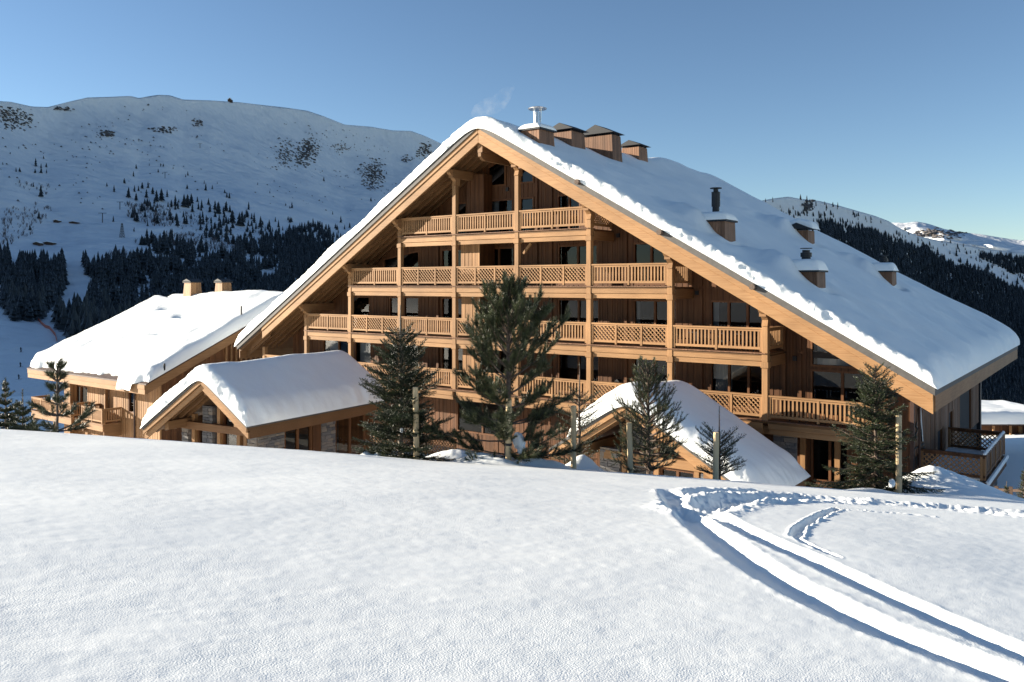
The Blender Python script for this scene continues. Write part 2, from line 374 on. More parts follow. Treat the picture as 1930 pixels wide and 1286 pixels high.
for px, py in [(1600,425),(1689,420),(1705,421),(1727,418),(1745,421),(1756,424),(1780,432),(1805,437),(1830,440),(1849,442),(1878,447),(1905,451),(1930,454)]:
    a = math.atan((px-CX)/F); skyF.append((math.degrees(a), (YH-py)/F*math.cos(a)))
skyF += [(40, .04), (60, .02)]
def mt_far(phd, t):
    e1 = interp(phd, skyF); e = -.02+(e1+.02)*t; D = 4200*(6400/4200)**t+0*phd
    return D, e
def bumpy(Lx, Dy, kind, t):
    q = sstep(0, .25, t)
    if kind == 'L': s = 55*fbm(Lx/520, Dy/520, 31, 4)+10*fbm(Lx/90, Dy/90, 35, 3)
    elif kind == 'R': s = 60*fbm(Lx/420, Dy/420, 41, 4)+14*fbm(Lx/80, Dy/80, 45, 3)
    else: s = 420*fbm(Lx/900, Dy/900, 51, 6, .58)
    return s*q
def mountain(name, fn, kind, p0, p1, nphi, nt_):
    phd = np.linspace(p0, p1, nphi); tt = np.concatenate([np.linspace(0, 1, nt_), [1.02, 1.12, 1.3, 1.6]])
    PH, TT = np.meshgrid(phd, tt); PH = PH.ravel(); TT = TT.ravel()
    D, e = fn(PH, np.minimum(TT, 1)); over = np.maximum(TT-1, 0)
    a = np.radians(PH); lx = np.sin(a)*D; dy = np.cos(a)*D
    fade = 1-sstep(.86, 1.0, TT)*.93
    D2 = D*(1+over*1.4)+bumpy(lx, dy, kind, np.minimum(TT, 1))*fade*1.6   # bumps push the face to and fro, the skyline stays
    z = e*D*(1+over*.2)-over*D*.45
    z = z+bumpy(lx+500, dy, kind, np.minimum(TT, 1))*.10*fade
    lx = np.sin(a)*D2; dy = np.cos(a)*D2
    V = np.stack([CC*lx-SS*dy, SS*lx+CC*dy, z], 1)
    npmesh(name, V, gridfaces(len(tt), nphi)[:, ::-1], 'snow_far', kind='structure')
    V = V.reshape(len(tt), nphi, 3)
    def place(px, py):                                    # the point of this sheet seen along a sight line
        a_ = math.degrees(math.atan((px-CX)/F)); fi = (a_-p0)/(p1-p0)*(nphi-1); i = int(fi)
        if i < 0 or i >= nphi-1: return None
        w = fi-i; col = V[:nt_, i]*(1-w)+V[:nt_, i+1]*w
        dep = -SS*col[:, 0]+CC*col[:, 1]; yy = YH-F*col[:, 2]/dep
        k = np.where(yy <= py)[0]
        if not len(k) or k[0] == 0: return None
        k = k[0]; u = (yy[k-1]-py)/(yy[k-1]-yy[k]+1e-9)
        return col[k-1]*(1-u)+col[k]*u
    return place
placeL = mountain('west_mountain', mt_left, 'L', -78, 14, 640, 170)
placeR = mountain('forested_mountain', mt_right, 'R', -15, 75, 500, 150)
placeF = mountain('distant_range', mt_far, 'F', 10, 60, 520, 110)

# ------------------------------------------------------------------ conifers of the far slopes
def far_tree_mesh(seed, narrow=.24):
    rg = random.Random(seed); v = []; f = []
    n = 7; lay = 4
    for k in range(lay):
        z0 = .06+k*.22; z1 = z0+.36 if k < lay-1 else 1.0; r0 = narrow*(1-k*.22)
        b = len(v)
        for j in range(n):
            w = 2*math.pi*j/n+k; q = r0*rg.uniform(.65, 1.2); v.append((q*math.cos(w), q*math.sin(w), z0-rg.uniform(0, .05)))
        v.append((0, 0, z1))
        for j in range(n): f.append((b+j, b+(j+1) % n, b+n))
    b = len(v)
    for j in range(3): w = 2.1*j; v.append((.02*math.cos(w), .02*math.sin(w), -.05))
    v.append((0, 0, .3)); f += [(b, b+1, b+3), (b+1, b+2, b+3), (b+2, b, b+3)]
    return np.array(v), np.array(f)
FT = [far_tree_mesh(s, nn) for s, nn in ((1, .22), (2, .26), (3, .19), (4, .30))]
FTM = []
for i, (v, f) in enumerate(FT):
    me = bpy.data.meshes.new('far_conifer'); me.from_pydata([tuple(q) for q in v], [], [tuple(int(a) for a in q) for q in f]); me.materials.append(MATS['far_needles']); FTM.append(me)
rng = random.Random(5)
def inpoly(x, y, P):
    c = False; j = len(P)-1
    for i in range(len(P)):
        if (P[i][1] > y) != (P[j][1] > y) and x < (P[j][0]-P[i][0])*(y-P[i][1])/(P[j][1]-P[i][1])+P[i][0]: c = not c
        j = i
    return c
trees = {'L': [], 'R': []}
def scatter(key, place, poly, n, h0, h1, dens=None):
    xs = [p[0] for p in poly]; ys = [p[1] for p in poly]; c = 0; tries = 0
    while c < n and tries < n*12:
        tries += 1; x = rng.uniform(min(xs), max(xs)); y = rng.uniform(min(ys), max(ys))
        if not inpoly(x, y, poly): continue
        if dens and rng.random() > dens(x, y): continue
        p = place(x, y)
        if p is None: continue
        dep = -SS*p[0]+CC*p[1]; h = rng.uniform(h0, h1)*(1 if rng.random() < .8 else .7)
        trees[key].append((p, h, F*h/dep)); c += 1
# single trees one can point out (pixel foot, pixel height)
single = [(262,314,15),(303,324,10),(340,318,9),(85,326,10),(260,327,9),(340,328,9),(118,324,8),(146,324,8)]
conv = lambda L_: [(x/3.898, 170+y/3.898, h/3.898) for x, y, h in L_]
S1 = conv([(262,560,62),(302,572,34),(340,567,34),(302,610,44),(342,612,32),(258,610,32),(118,600,34),(145,602,34),(320,505,24),(237,405,12),(138,430,18),(75,470,16),(20,548,20),
  (300,785,90),(245,712,34),(286,945,56),(220,1030,46),(1000,578,34),(980,635,40),(1097,556,20),(1180,562,22),(1200,562,22),(1162,605,28),(1272,580,18),(1380,628,34),(1364,640,22),
  (913,686,40),(785,708,30),(838,748,52),(833,968,46),(945,790,76),(988,748,50),(1017,742,40),(1045,724,46),(1088,720,48),(1122,764,52),(1076,790,64),(1150,820,84),(1186,815,92),(1228,786,56),
  (1000,812,56),(1082,855,60),(1106,880,60),(1288,855,84),(1352,860,96),(1378,850,84),(1406,830,70),(1414,895,60),(1450,822,40),(1482,865,60),(1532,842,50),(1580,880,70),(1606,910,90),(1664,880,66),
  (1375,726,34),(1500,690,30),(1512,738,56),(1560,728,32),(1650,756,26),(1666,790,40),(1686,796,44),(1596,690,18),(966,940,40),(988,960,42),(1155,980,66),(1302,1000,90),(1370,985,66),(1470,985,86),(1552,980,50),
  (985,1040,34),(1084,1000,40),(1518,1036,60),(1556,1080,66),(1592,1100,78),(1624,1056,50),(1664,1115,106),(1694,1048,44),(1640,998,60),(1704,975,90),(612,1268,90),(1040,1140,76),(1062,1140,64),(1138,1150,84),(1172,1168,96),
  (1216,1170,110),(1245,1150,90),(1012,1286,90),(1384,1290,60),(1316,1280,44)])
S2 = [(400+x/3.898, 170+y/3.898, h/3.898) for x, y, h in [(808,600,16),(820,670,34),(586,868,46),(570,870,22),(540,850,20),(423,758,22),(334,692,14),(1166,818,30),(885,915,28),(583,970,36),(945,975,50),(1010,1012,40),(268,880,60),(250,925,50),(308,965,66),(124,796,40),(92,756,26),(110,785,30),(40,905,80),(100,890,66),(130,900,56),(200,1000,100),(220,1000,110),(150,975,90),(355,1010,84),(430,1140,60),(370,1115,50),(150,1130,70),(105,1110,100),(30,1100,80),(190,1135,60),(85,990,50),(1070,590,22),(1280,618,22)]]
for x, y, hp in S1+S2:
    p = placeL(x, y)
    if p is not None:
        dep = -SS*p[0]+CC*p[1]; trees['L'].append((p, hp*1.05*dep/F, hp+1000))       # +40: always kept single
# dense woods, foot points inside outlines
woodsL = [[(0,478),(18,486),(20,510),(5,530),(0,545)],
  [(40,498),(120,500),(124,535),(108,572),(88,590),(70,607),(25,606),(2,575),(8,545),(32,520)],
  [(160,500),(180,512),(215,492),(300,494),(330,498),(350,515),(470,510),(520,560),(340,640),(150,650),(170,560)],
  [(100,610),(135,590),(170,600),(175,660),(130,655)],
  [(330,505),(440,480),(450,460),(560,440),(640,470),(640,560),(520,570),(350,560)],
  [(540,440),(600,425),(650,450),(660,520),(540,520)],
  [(260,460),(330,455),(400,475),(360,492),(290,478)]]
for P, n in zip(woodsL, (60, 620, 1700, 90, 1500, 420, 90)): scatter('L', placeL, P, n, 5, 16, lambda x, y: .12 if (n > 1000 and float(fbm(np.array([x/30.]), np.array([y/14.]), 81, 3)[0]) > .12) else 1)
scatter('L', placeL, [(240,385),(330,375),(420,395),(520,425),(640,440),(640,470),(440,470),(340,430),(250,420)], 130, 7, 12)
scatter('L', placeL, [(380,395),(660,430),(700,470),(400,460)], 60, 6, 10)
def densR(x, y):
    s = interp(x, [(1430, 378), (1617, 398), (1733, 446), (1930, 478)]); k = np.clip((y-s)/72, 0, 1)
    b = 0.06+.94*k**1.3
    # open bands of snow
    n_ = float(fbm(np.array([x/38.]), np.array([y/17.+x/55.]), 77, 3)[0])
    if k < .55 and n_ > .02: b *= .12
    if x > 1760 and abs(y-(470+(x-1760)*.42)) < 13+8*n_: b *= .04
    if x > 1880 and abs(y-(465+(x-1880)*.2)) < 9: b *= .1
    return b
scatter('R', placeR, [(1420,375),(1490,372),(1620,398),(1700,432),(1780,455),(1935,478),(1935,800),(1850,760),(1600,560)], 8000, 4, 7, densR)
def densLow(x, y):
    if x > 1755 and abs(y-(468+(x-1760)*.42)) < 12+14*float(fbm(np.array([x/45.]), np.array([y/20.]), 78, 3)[0]): return .03
    if x > 1860 and abs(y-(462+(x-1880)*.22)) < 8: return .05
    return .15 if float(fbm(np.array([x/26.]), np.array([y/15.]), 79, 3)[0]) > .33 else 1
scatter('R', placeR, [(1540,425),(1640,440),(1720,470),(1790,478),(1935,490),(1935,800),(1840,790),(1600,520)], 9000, 8, 13, densLow)
def far_forest(key, n_single, label_fn, group, stuff_name):
    T = sorted(trees[key], key=lambda q: -q[2])
    for i, (p, h, hp) in enumerate(T[:n_single]):
        o = bpy.data.objects.new('conifer_tree', FTM[i % 4]); COL.objects.link(o); o.location = p; o.scale = (h, h, h); o.rotation_euler = (0, 0, rng.uniform(0, 6))
        lb, gr = label_fn(p, hp); tag(o, lb, 'tree', gr)
    VV = []; FF = []; b = 0
    for p, h, hp in T[n_single:]:
        v, f = FT[rng.randrange(4)]; w = rng.uniform(0, 6); c, s = math.cos(w), math.sin(w)
        q = np.stack([v[:, 0]*c-v[:, 1]*s, v[:, 0]*s+v[:, 1]*c, v[:, 2]], 1)*h+p; VV.append(q); FF.append(f+b); b += len(v)
    npmesh(stuff_name, np.concatenate(VV), np.concatenate(FF), 'far_needles', smooth=False, kind='stuff')
def labL(p, hp):
    dep = -SS*p[0]+CC*p[1]; px = CX+F*(CC*p[0]+SS*p[1])/dep
    if hp < 900: return 'tall dark conifer among the nearest of the valley woods behind the annex roof', 'nearest conifers of the valley woods'
    hp -= 1000
    py = YH-F*p[2]/dep
    if px < 30: w = 'at the left edge of the open slope'
    elif px < 110 and py < 335: w = 'in the small far left clump on the bare slope'
    elif px < 120: w = 'beside the brushy gully and the buried huts'
    elif px < 235 and py > 430: w = 'on the piste near the lattice tower'
    elif px < 235: w = 'on the bare piste left of the brushy tree belt'
    elif py < 330: w = 'high above the brushy belt under the summit'
    elif px < 340 and py < 410: w = 'in the upper brushy tree belt right of the lift pylons'
    elif px < 340: w = 'below the brushy tree belt, right of the lattice tower'
    elif px < 450: w = 'in the tree belt down the middle of the slope'
    elif px < 560: w = 'above the dark wood, beyond the annex roof'
    else: w = 'on the snow just left of the big roof rake'
    sz = 'tall' if hp > 19 else ('mid sized' if hp > 9 else 'tiny')
    return sz+' dark conifer '+w, sz+' conifers '+w
far_forest('L', 230, labL, '', 'conifer_forest')
far_forest('R', 60, lambda p, hp: ('dark conifer in the wood behind the right end of the big roof', 'conifers behind the right end of the roof'), '', 'mountain_forest')

# leafless brush between the woods
VV = []; FF = []; b = 0
def brush(place, poly, n, h):
    global b
    xs = [p[0] for p in poly]; ys = [p[1] for p in poly]; c = 0
    while c < n:
        x = rng.uniform(min(xs), max(xs)); y = rng.uniform(min(ys), max(ys))
        if not inpoly(x, y, poly): n -= .3; continue
        p = place(x, y); c += 1
        if p is None: continue
        hh = h*rng.uniform(.35, 1.0)
        for k in range(9):
            w = rng.uniform(0, 6.28); q = rng.uniform(.15, .6)*hh; tip = np.array([math.cos(w)*q, math.sin(w)*q, hh*rng.uniform(.5, 1)])
            sd = np.array([-math.sin(w), math.cos(w), 0])*hh*.028
            VV.append(np.array([p-sd, p+sd, p+tip+sd, p+tip-sd])); FF.append(np.array([[b, b+1, b+2], [b, b+2, b+3]])); b += 4
for P, n, h in (([(235,385),(320,390),(330,425),(300,430),(240,410)], 220, 6), ([(320,395),(470,425),(560,445),(440,470),(330,430)], 200, 5),
                ([(0,400),(60,385),(100,395),(75,435),(30,460),(0,465)], 110, 6), ([(245,458),(350,440),(440,455),(440,480),(360,470)], 260, 7),
                ([(205,478),(300,485),(340,500),(300,510),(215,500)], 150, 7), ([(20,340),(95,350),(90,372),(40,360)], 30, 5)): brush(placeL, P, n, h)
npmesh('bare_brush', np.concatenate(VV), np.concatenate(FF), 'bare_twigs', smooth=False, kind='stuff')

# rock outcrops on the upper face
def outcrop(place, cx_, cy_, rx_, ry_, n, size, label, tilt=0):
    VV = []; FF = []; b = 0; base = place(cx_, cy_)
    if base is None: return
    for k in range(n):
        while True:
            u, v_ = rng.gauss(0, .5), rng.gauss(0, .5)
            if u*u+v_*v_ < 1.2: break
        p = place(cx_+u*rx_+v_*tilt, cy_+v_*ry_)
        if p is None: continue
        s = size*rng.uniform(.4, 1.5); nn = 6; vs = []
        for z_, q in ((-.3, 1), (.35, .8), (.7, .25)):
            for j in range(nn):
                w = 2*math.pi*j/nn+rng.uniform(-.3, .3); qq = q*rng.uniform(.6, 1.2)
                vs.append([qq*math.cos(w)*s*1.5, qq*math.sin(w)*s, z_*s*.8])
        VV.append(np.array(vs)+p-base)
        for r_ in range(2):
            for j in range(nn): FF.append([b+r_*nn+j, b+r_*nn+(j+1) % nn, b+(r_+1)*nn+(j+1) % nn]); FF.append([b+r_*nn+j, b+(r_+1)*nn+(j+1) % nn, b+(r_+1)*nn+j])
        for j in range(1, nn-1): FF.append([b+2*nn, b+2*nn+j, b+2*nn+j+1])
        b += 3*nn
    o = npmesh('rock_outcrop', np.concatenate(VV), FF, 'rock', smooth=False, loc=tuple(base)); o['label'] = label; o['kind'] = 'stuff'
outcrop(placeL, 580, 285, 20, 30, 280, 2.5, 'dark rocks through the snow in the middle of the upper slope', -6)
outcrop(placeL, 540, 290, 34, 34, 190, 2.0, 'loose scatter of rocks left of the dense middle outcrop')
outcrop(placeL, 702, 328, 26, 30, 330, 2.5, 'dense round patch of dark rocks just left of the roof rake')
outcrop(placeL, 800, 285, 16, 22, 90, 3.2, 'rocks high on the ridge where it meets the big roof')
outcrop(placeL, 22, 222, 44, 22, 260, 1.6, 'streaky rocks below the ridge in the upper left corner', 20)
outcrop(placeL, 205, 252, 16, 7, 50, 2.4, 'small band of rocks left of centre on the bare face', 4)
outcrop(placeL, 310, 244, 28, 7, 50, 2.3, 'thin row of rocks below the rounded summit')
outcrop(placeL, 372, 232, 14, 8, 34, 2.2, 'few rocks right below the rounded summit')
outcrop(placeL, 640, 278, 30, 10, 50, 2.0, 'sparse rocks between the two dense outcrops')
outcrop(placeL, 765, 300, 14, 8, 36, 2.6, 'short band of rocks above the round patch')
outcrop(placeL, 120, 206, 24, 4, 30, 2.0, 'few rocks under the low saddle of the ridge')
outcrop(placeR, 1524, 388, 12, 10, 40, 2.2, 'rocks below the top of the wooded ridge behind the roof')
outcrop(placeF, 1770, 440, 60, 10, 160, 9, 'rocks in the sunlit distant range')
VV = []; FF = []; b = 0
for k in range(900):
    x = rng.uniform(-20, 840); y0_ = interp(x, [(0, 200), (300, 190), (600, 225), (840, 285)])
    y = y0_+abs(rng.gauss(0, 1))*95+6
    if y > 400 or float(fbm(np.array([x/60.]), np.array([y/25.]), 91, 3)[0]) < .02: continue
    p = placeL(x, y)
    if p is None: continue
    s = rng.uniform(.7, 2.4); v = np.array([[-s*1.6, 0, -.5], [s*1.6, 0, -.5], [0, -s, -.5], [0, s, -.5], [rng.uniform(-.5, .5)*s, 0, s*.8]])
    VV.append(v+p); FF.append(np.array([[0, 2, 4], [2, 1, 4], [1, 3, 4], [3, 0, 4]])+b); b += 5
npmesh('scattered_rocks', np.concatenate(VV), np.concatenate(FF), 'rock', smooth=False, kind='stuff')
# piste things: pylons, tower, huts, net, skiers
def pylon(px, y0, y1, i, lab):
    p = placeL(px, y1); dep = -SS*p[0]+CC*p[1]; h = (y1-y0)*dep/F
    t_ = thing('lift_pylon', lab, 'pylon', tuple(p), group=None)
    MB().tube([(0, 0, -.5), (0, 0, h)], .45, 6).build('mast', 'dark_metal', t_, local=True)
    MB().beam((-h*.35, -h*.25, h), (h*.35, h*.25, h), .5, .5).build('crossarm', 'dark_metal', t_, local=True)
pylon(193, 402, 420, 0, 'ski lift pylon left of the lattice power tower'); pylon(226, 381, 395, 1, 'ski lift pylon above the lattice power tower')
pylon(311, 325, 336, 2, 'ski lift pylon over the small trees in mid slope'); pylon(377, 271, 279, 3, 'highest ski lift pylon below the ridge')
p = placeL(230, 448); dep = -SS*p[0]+CC*p[1]; h = 27*dep/F
t_ = thing('lattice_tower', 'grey lattice power tower standing on the piste', 'tower', tuple(p)); mb = MB()
for sx_, sy_ in ((-1, -1), (1, -1), (1, 1), (-1, 1)): mb.beam((sx_*h*.13, sy_*h*.13, -.5), (sx_*h*.03, sy_*h*.03, h), .25, .25)
mb.build('leg', 'zinc', t_, local=True); mb = MB()
for k in range(6):
    q0 = h*k/6; q1 = h*(k+1)/6; w0 = h*(.13-.1*k/6); w1 = h*(.13-.1*(k+1)/6)
    for a_, b_ in (((-1, -1), (1, -1)), ((1, -1), (1, 1)), ((1, 1), (-1, 1)), ((-1, 1), (-1, -1))):
        mb.beam((a_[0]*w0, a_[1]*w0, q0), (b_[0]*w1, b_[1]*w1, q1), .16, .16); mb.beam((b_[0]*w0, b_[1]*w0, q0), (a_[0]*w1, a_[1]*w1, q1), .16, .16)
mb.build('bracing', 'zinc', t_, local=True)
def hut(px, py, w, hgt, lab):
    p = placeL(px, py); t_ = thing('mountain_hut', lab, 'hut', tuple(p), math.atan2(SS, CC))
    MB().box(-w/2, w/2, -3, 3, -1, hgt*.5).build('wall', 'far_wood', t_, local=True)
    MB().prism([(-w/2-.8, hgt*.5), (w/2+.8, hgt*.5), (0, hgt)], -3.6, 3.6).build('roof', 'far_wood', t_, local=True)
    MB().prism([(-w/2-.6, hgt*.62), (0, hgt*1.12), (w/2+.6, hgt*.62), (0, hgt*1.3)], -3.4, 3.4).build('snow_cover', 'snow_roof', t_, local=True)
hut(72, 462, 6, 2.4, 'small hut half buried in the piste, left one'); hut(92, 461, 10, 2.2, 'long low hut half buried in the piste, right one')
hut(108, 419, 5, 2.2, 'tiny hut above the buried huts'); hut(140, 421, 8, 1.6, 'long low lift shed on the piste'); hut(434, 192.5, 9, 7, 'ski lift station on the skyline')
pts = [placeL(x, y) for x, y in ((71, 604), (78, 612), (86, 619), (93, 621), (99, 628), (104, 634), (107, 645))]
mb = MB()
for a_, b_ in zip(pts[:-1], pts[1:]): mb.beam(Vector(a_)+Vector((0, 0, .9)), Vector(b_)+Vector((0, 0, .9)), .06, 1.6)
b0 = Vector(pts[0]); mb.v = [tuple(Vector(v)-b0) for v in mb.v]; o = mb.build('safety_net', 'net_orange'); o.location = b0; tag(o, 'faded orange safety net running down beside the piste', 'net')
def skier(px, py, lab):
    p = placeL(px, py); dep = -SS*p[0]+CC*p[1]; k = 1.75/1.75*max(1, 10*dep/F/1.9) if False else 1
    k = (9.5*dep/F)/1.75
    k = min(k, 1.25)
    t_ = thing('person', lab, 'person', tuple(p))
    vs = [(0, 0, .95), (0, 0, 1.2), (0, 0, 1.45), (0, 0, 1.55), (0, 0, 1.72), (-.12, 0, .9), (-.2, .15, .5), (-.2, 0, .06), (.12, 0, .9), (.2, .15, .5), (.2, 0, .06), (-.22, 0, 1.42), (-.38, .12, 1.15), (-.4, .35, 1.0), (.22, 0, 1.42), (.38, .12, 1.15), (.4, .35, 1.0)]
    ed = [(0, 1), (1, 2), (2, 3), (3, 4), (0, 5), (5, 6), (6, 7), (0, 8), (8, 9), (9, 10), (2, 11), (11, 12), (12, 13), (2, 14), (14, 15), (15, 16)]
    me = bpy.data.meshes.new('body'); me.from_pydata([(a*k, b_*k, c*k) for a, b_, c in vs], ed, []); me.materials.append(MATS['black'])
    o = bpy.data.objects.new('body', me); COL.objects.link(o); o.parent = t_
    sm = o.modifiers.new('skin', 'SKIN'); rad = [.17, .16, .18, .07, .12, .11, .09, .07, .11, .09, .07, .09, .07, .05, .09, .07, .05]
    for i, q in enumerate(rad): me.skin_vertices[0].data[i].radius = (q*k, q*k)
    me.skin_vertices[0].data[0].use_root = True
    for s_ in (-1, 1): MB().box(s_*.2*k-.05, s_*.2*k+.05, -.85, .9, 0, .04).build('ski', 'black', t_, local=True)
skier(39, 664, 'distant skier in dark clothes gliding down, topmost of three'); skier(38, 692, 'distant skier in dark clothes, middle one of three'); skier(35, 715, 'distant skier in dark clothes, lowest of three')

# ------------------------------------------------------------------ snow lying on a gable roof
def roof_snow(parent, x0, x1, y0, y1, base, T, label, seed, R_=.75, swap=False, res=.16, extra=None, lump=.10, front_off=None, ridge_soft=.9, endfall=1.0, res_y=None, fr=1.0):
    """x across the slopes, y along the ridge; rounded over every edge, lumpy where it was cut by wind. swap: ridge along world x"""
    th = np.linspace(0, math.pi/2, 15)
    e = R_*(1-np.cos(th))
    def axis(a, b, step): m_ = max(4, int((b-a-2*R_)/step)); return np.concatenate([a+e, np.linspace(a+R_, b-R_, m_)[1:-1], (b-e)[::-1]])
    xs = axis(x0, x1, res); ys = axis(y0, y1, res_y or res*1.2); X, Y = np.meshgrid(xs, ys)
    n_ = lambda s, sd, o=3: fbm(X/s+7, Y/s, seed+sd, o)
    def prof(dist): q = np.clip(dist/R_, 0, 1); return np.sqrt(np.clip(1-(1-q)**2.2, 0, 1))
    ex = np.minimum(X-x0, x1-X); ey0 = Y-y0; ey1 = y1-Y
    RF = R_*fr; 
    q0 = np.clip(ey0/RF, 0, 1); pf = np.sqrt(np.clip(1-(1-q0)**2.2, 0, 1))
    p = prof(ex)*pf*prof(ey1)
    t_ = T*(1+.30*n_(5.5, 1)+.10*n_(1.4, 2))
    bz = base(X); zz = bz+p*t_
    if extra is not None: zz = zz+extra(X, Y)*np.minimum(p*1.5, 1)
    lz = np.clip(1-ey0/(R_*1.3), 0, 1); lx_ = np.clip(1-ex/(R_*1.3), 0, 1); hfac = np.sin(np.clip(p, 0, 1)*math.pi)
    rough_ = fbm(X*4.6, Y*4.0+zz*3.3, seed+5, 3)*(.4+1.6*np.abs(fbm(X*.6, Y*.6, seed+31, 2))*2)+.9*fbm(X*.9, Y*.9, seed+32, 2)
    Yd = Y-lz*(lump*.85*rough_+lump*.3*p)*np.minimum(p*3, 1); zz = zz+(lz+lx_*.4)*p*lump*.7*fbm(X*4.4, Y*3.4, seed+8, 3)
    Xd = X+np.sign(X-(x0+x1)/2)*lx_*(lump*fbm(X*1.7, Y*1.7, seed+9, 3)*1.4)*np.minimum(p*3, 1)
    if front_off is not None: Yd = Yd+np.clip(1-ey0/(R_*2.5), 0, 1)*front_off(X)
    nr, nc = X.shape
    if swap: V = np.stack([Yd.ravel(), Xd.ravel(), zz.ravel()], 1); fc = gridfaces(nr, nc)[:, ::-1]
    else: V = np.stack([Xd.ravel(), Yd.ravel(), zz.ravel()], 1); fc = gridfaces(nr, nc)
    V = V-np.array(OFF)[None, :]
    o = npmesh('snow_cover', V, fc, 'snow_roof', parent)
    o['label'] = label
    return o

# ------------------------------------------------------------------ building parts
bal = MB()
for z0, z1, w0, w1 in ((0, .08, .034, .034), (.08, .40, .034, .041), (.40, .72, .041, .034)):
    bal.quadbox([(-w0, -.028, z0), (w0, -.028, z0), (w0, .028, z0), (-w0, .028, z0), (-w1, -.028, z1), (w1, -.028, z1), (w1, .028, z1), (-w1, .028, z1)])
BALME = bpy.data.meshes.new('baluster'); BALME.from_pydata(bal.v, [], bal.f); BALME.materials.append(MATS['larch_post'])
def railing(parent, p0, p1, zd, kind, nb=22, nm=2, snow=False, label=None, mat='larch_beam'):
    """balcony railing from p0 to p1 (x,y), deck at zd; kind 'b' balusters, 'l' lattice; nm panels"""
    p0 = Vector((*p0, 0)); p1 = Vector((*p1, 0)); L_ = (p1-p0).length; d_ = (p1-p0).normalized(); ang = math.atan2(d_.y, d_.x)
    mb = MB(); mb.beam(p0+Vector((0, 0, zd+1.05)), p1+Vector((0, 0, zd+1.05)), .16, .07); rl = mb.build('railing', mat, parent, label)
    MB().beam(p0+Vector((0, 0, zd+.97)), p1+Vector((0, 0, zd+.97)), .07, .088).build('under_rail', mat, rl)
    MB().beam(p0+Vector((0, 0, zd+.19)), p1+Vector((0, 0, zd+.19)), .08, .11).build('bottom_rail', mat, rl)
    for k in range(nm+1):
        q = p0+d_*(L_*k/nm); q = q+d_*(.06 if k == 0 else (-.06 if k == nm else 0)); MBp = MB()
        MBp.quadbox([q+Vector(v) for v in [(-d_.x*.05-d_.y*.055, -d_.y*.05+d_.x*.055, zd+.05), (d_.x*.05-d_.y*.055, d_.y*.05+d_.x*.055, zd+.05), (d_.x*.05+d_.y*.055, d_.y*.05-d_.x*.055, zd+.05), (-d_.x*.05+d_.y*.055, -d_.y*.05-d_.x*.055, zd+.05),
                                             (-d_.x*.05-d_.y*.055, -d_.y*.05+d_.x*.055, zd+1.012), (d_.x*.05-d_.y*.055, d_.y*.05+d_.x*.055, zd+1.012), (d_.x*.05+d_.y*.055, d_.y*.05-d_.x*.055, zd+1.012), (-d_.x*.05+d_.y*.055, -d_.y*.05-d_.x*.055, zd+1.012)]])
        MBp.build('railing_post', 'larch_post', rl)
    for k in range(nm):
        a = p0+d_*(L_*k/nm+.09); b_ = p0+d_*(L_*(k+1)/nm-.09); w = (b_-a).length
        if kind == 'b':
            n_ = max(2, int(round(nb/nm)))
            for j in range(n_):
                q = a+d_*(w*(j+.5)/n_); inst(BALME, 'baluster', rl, (q.x, q.y, zd+.235), (0, 0, ang))
        else:
            lm = MB(); h_ = .69; z0 = zd+.24; st = .205
            for sgn, off in ((1, .018), (-1, -.018)):
                c = -h_
                while c < w+h_:
                    # line from (c,0) to (c+h,h) (or mirrored), clipped to the panel
                    s0, s1 = c, c+h_; t0, t1 = 0, 1
                    if s0 < 0: t0 = -s0/h_
                    if s1 > w: t1 = (w-s0)/h_
                    if t1-t0 > .05:
                        sa, sb = s0+t0*h_, s0+t1*h_
                        if sgn < 0: sa, sb = w-sa, w-sb
                        nrm = Vector((-d_.y, d_.x, 0))*off
                        lm.beam(a+d_*sa+nrm+Vector((0, 0, z0+t0*h_)), a+d_*sb+nrm+Vector((0, 0, z0+t1*h_)), .03, .046)
                    c += st
            lm.build('lattice_panel', 'larch_beam', rl)
    if snow:
        sm = MB(); n_ = int(L_/.15)
        sm.tube([p0+d_*(L_*j/n_)+Vector((0, 0, zd+1.09+.02*math.sin(j*1.7))) for j in range(n_+1)], [.05]+[.07+.02*math.sin(j*2.3) for j in range(n_-1)]+[.05], 6)
        sm.build('snow_strip', 'snow_roof', rl)
    return rl
def board_wall(parent, a0, a1, zlo, zhi, openings, plane, name='wall', mat='larch_wall', axis='x', bw=.15, th=.05, skip=None, label=None):
    """vertical boards from a0 to a1; zlo, zhi functions; openings (a0,a1,z0,z1 or fn) are left open"""
    rg = random.Random(int(a0*10)+77); mb = MB(); n_ = max(1, int(round((a1-a0)/bw))); w = (a1-a0)/n_
    for i in range(n_):
        x0 = a0+i*w+.004; x1 = x0+w-.008; xm = (x0+x1)/2; segs = [(zlo(xm), zhi(x0), zhi(x1))]
        cuts = sorted([(o[2], (o[3](xm) if callable(o[3]) else o[3])) for o in openings if o[0] < xm < o[1]])
        z = zlo(xm); out = []
        for c0, c1 in cuts:
            if c0 > z+.01: out.append((z, c0, c0))
            z = max(z, c1)
        if min(zhi(x0), zhi(x1)) > z+.02: out.append((z, zhi(x0), zhi(x1)))
        pr = rg.uniform(0, .014)+(.012 if i % 2 else 0)
        for z0, t0, t1 in out:
            P = [(x0, -pr, z0), (x1, -pr, z0), (x1, th, z0), (x0, th, z0), (x0, -pr, t0), (x1, -pr, t1), (x1, th, t1), (x0, th, t0)]
            if axis == 'x': mb.quadbox([(a, plane+b_, c) for a, b_, c in P])
            else: mb.quadbox([(plane-b_, a, c) for a, b_, c in P])
    # sheathing behind the joints
    return mb.build(name, mat, parent, label)
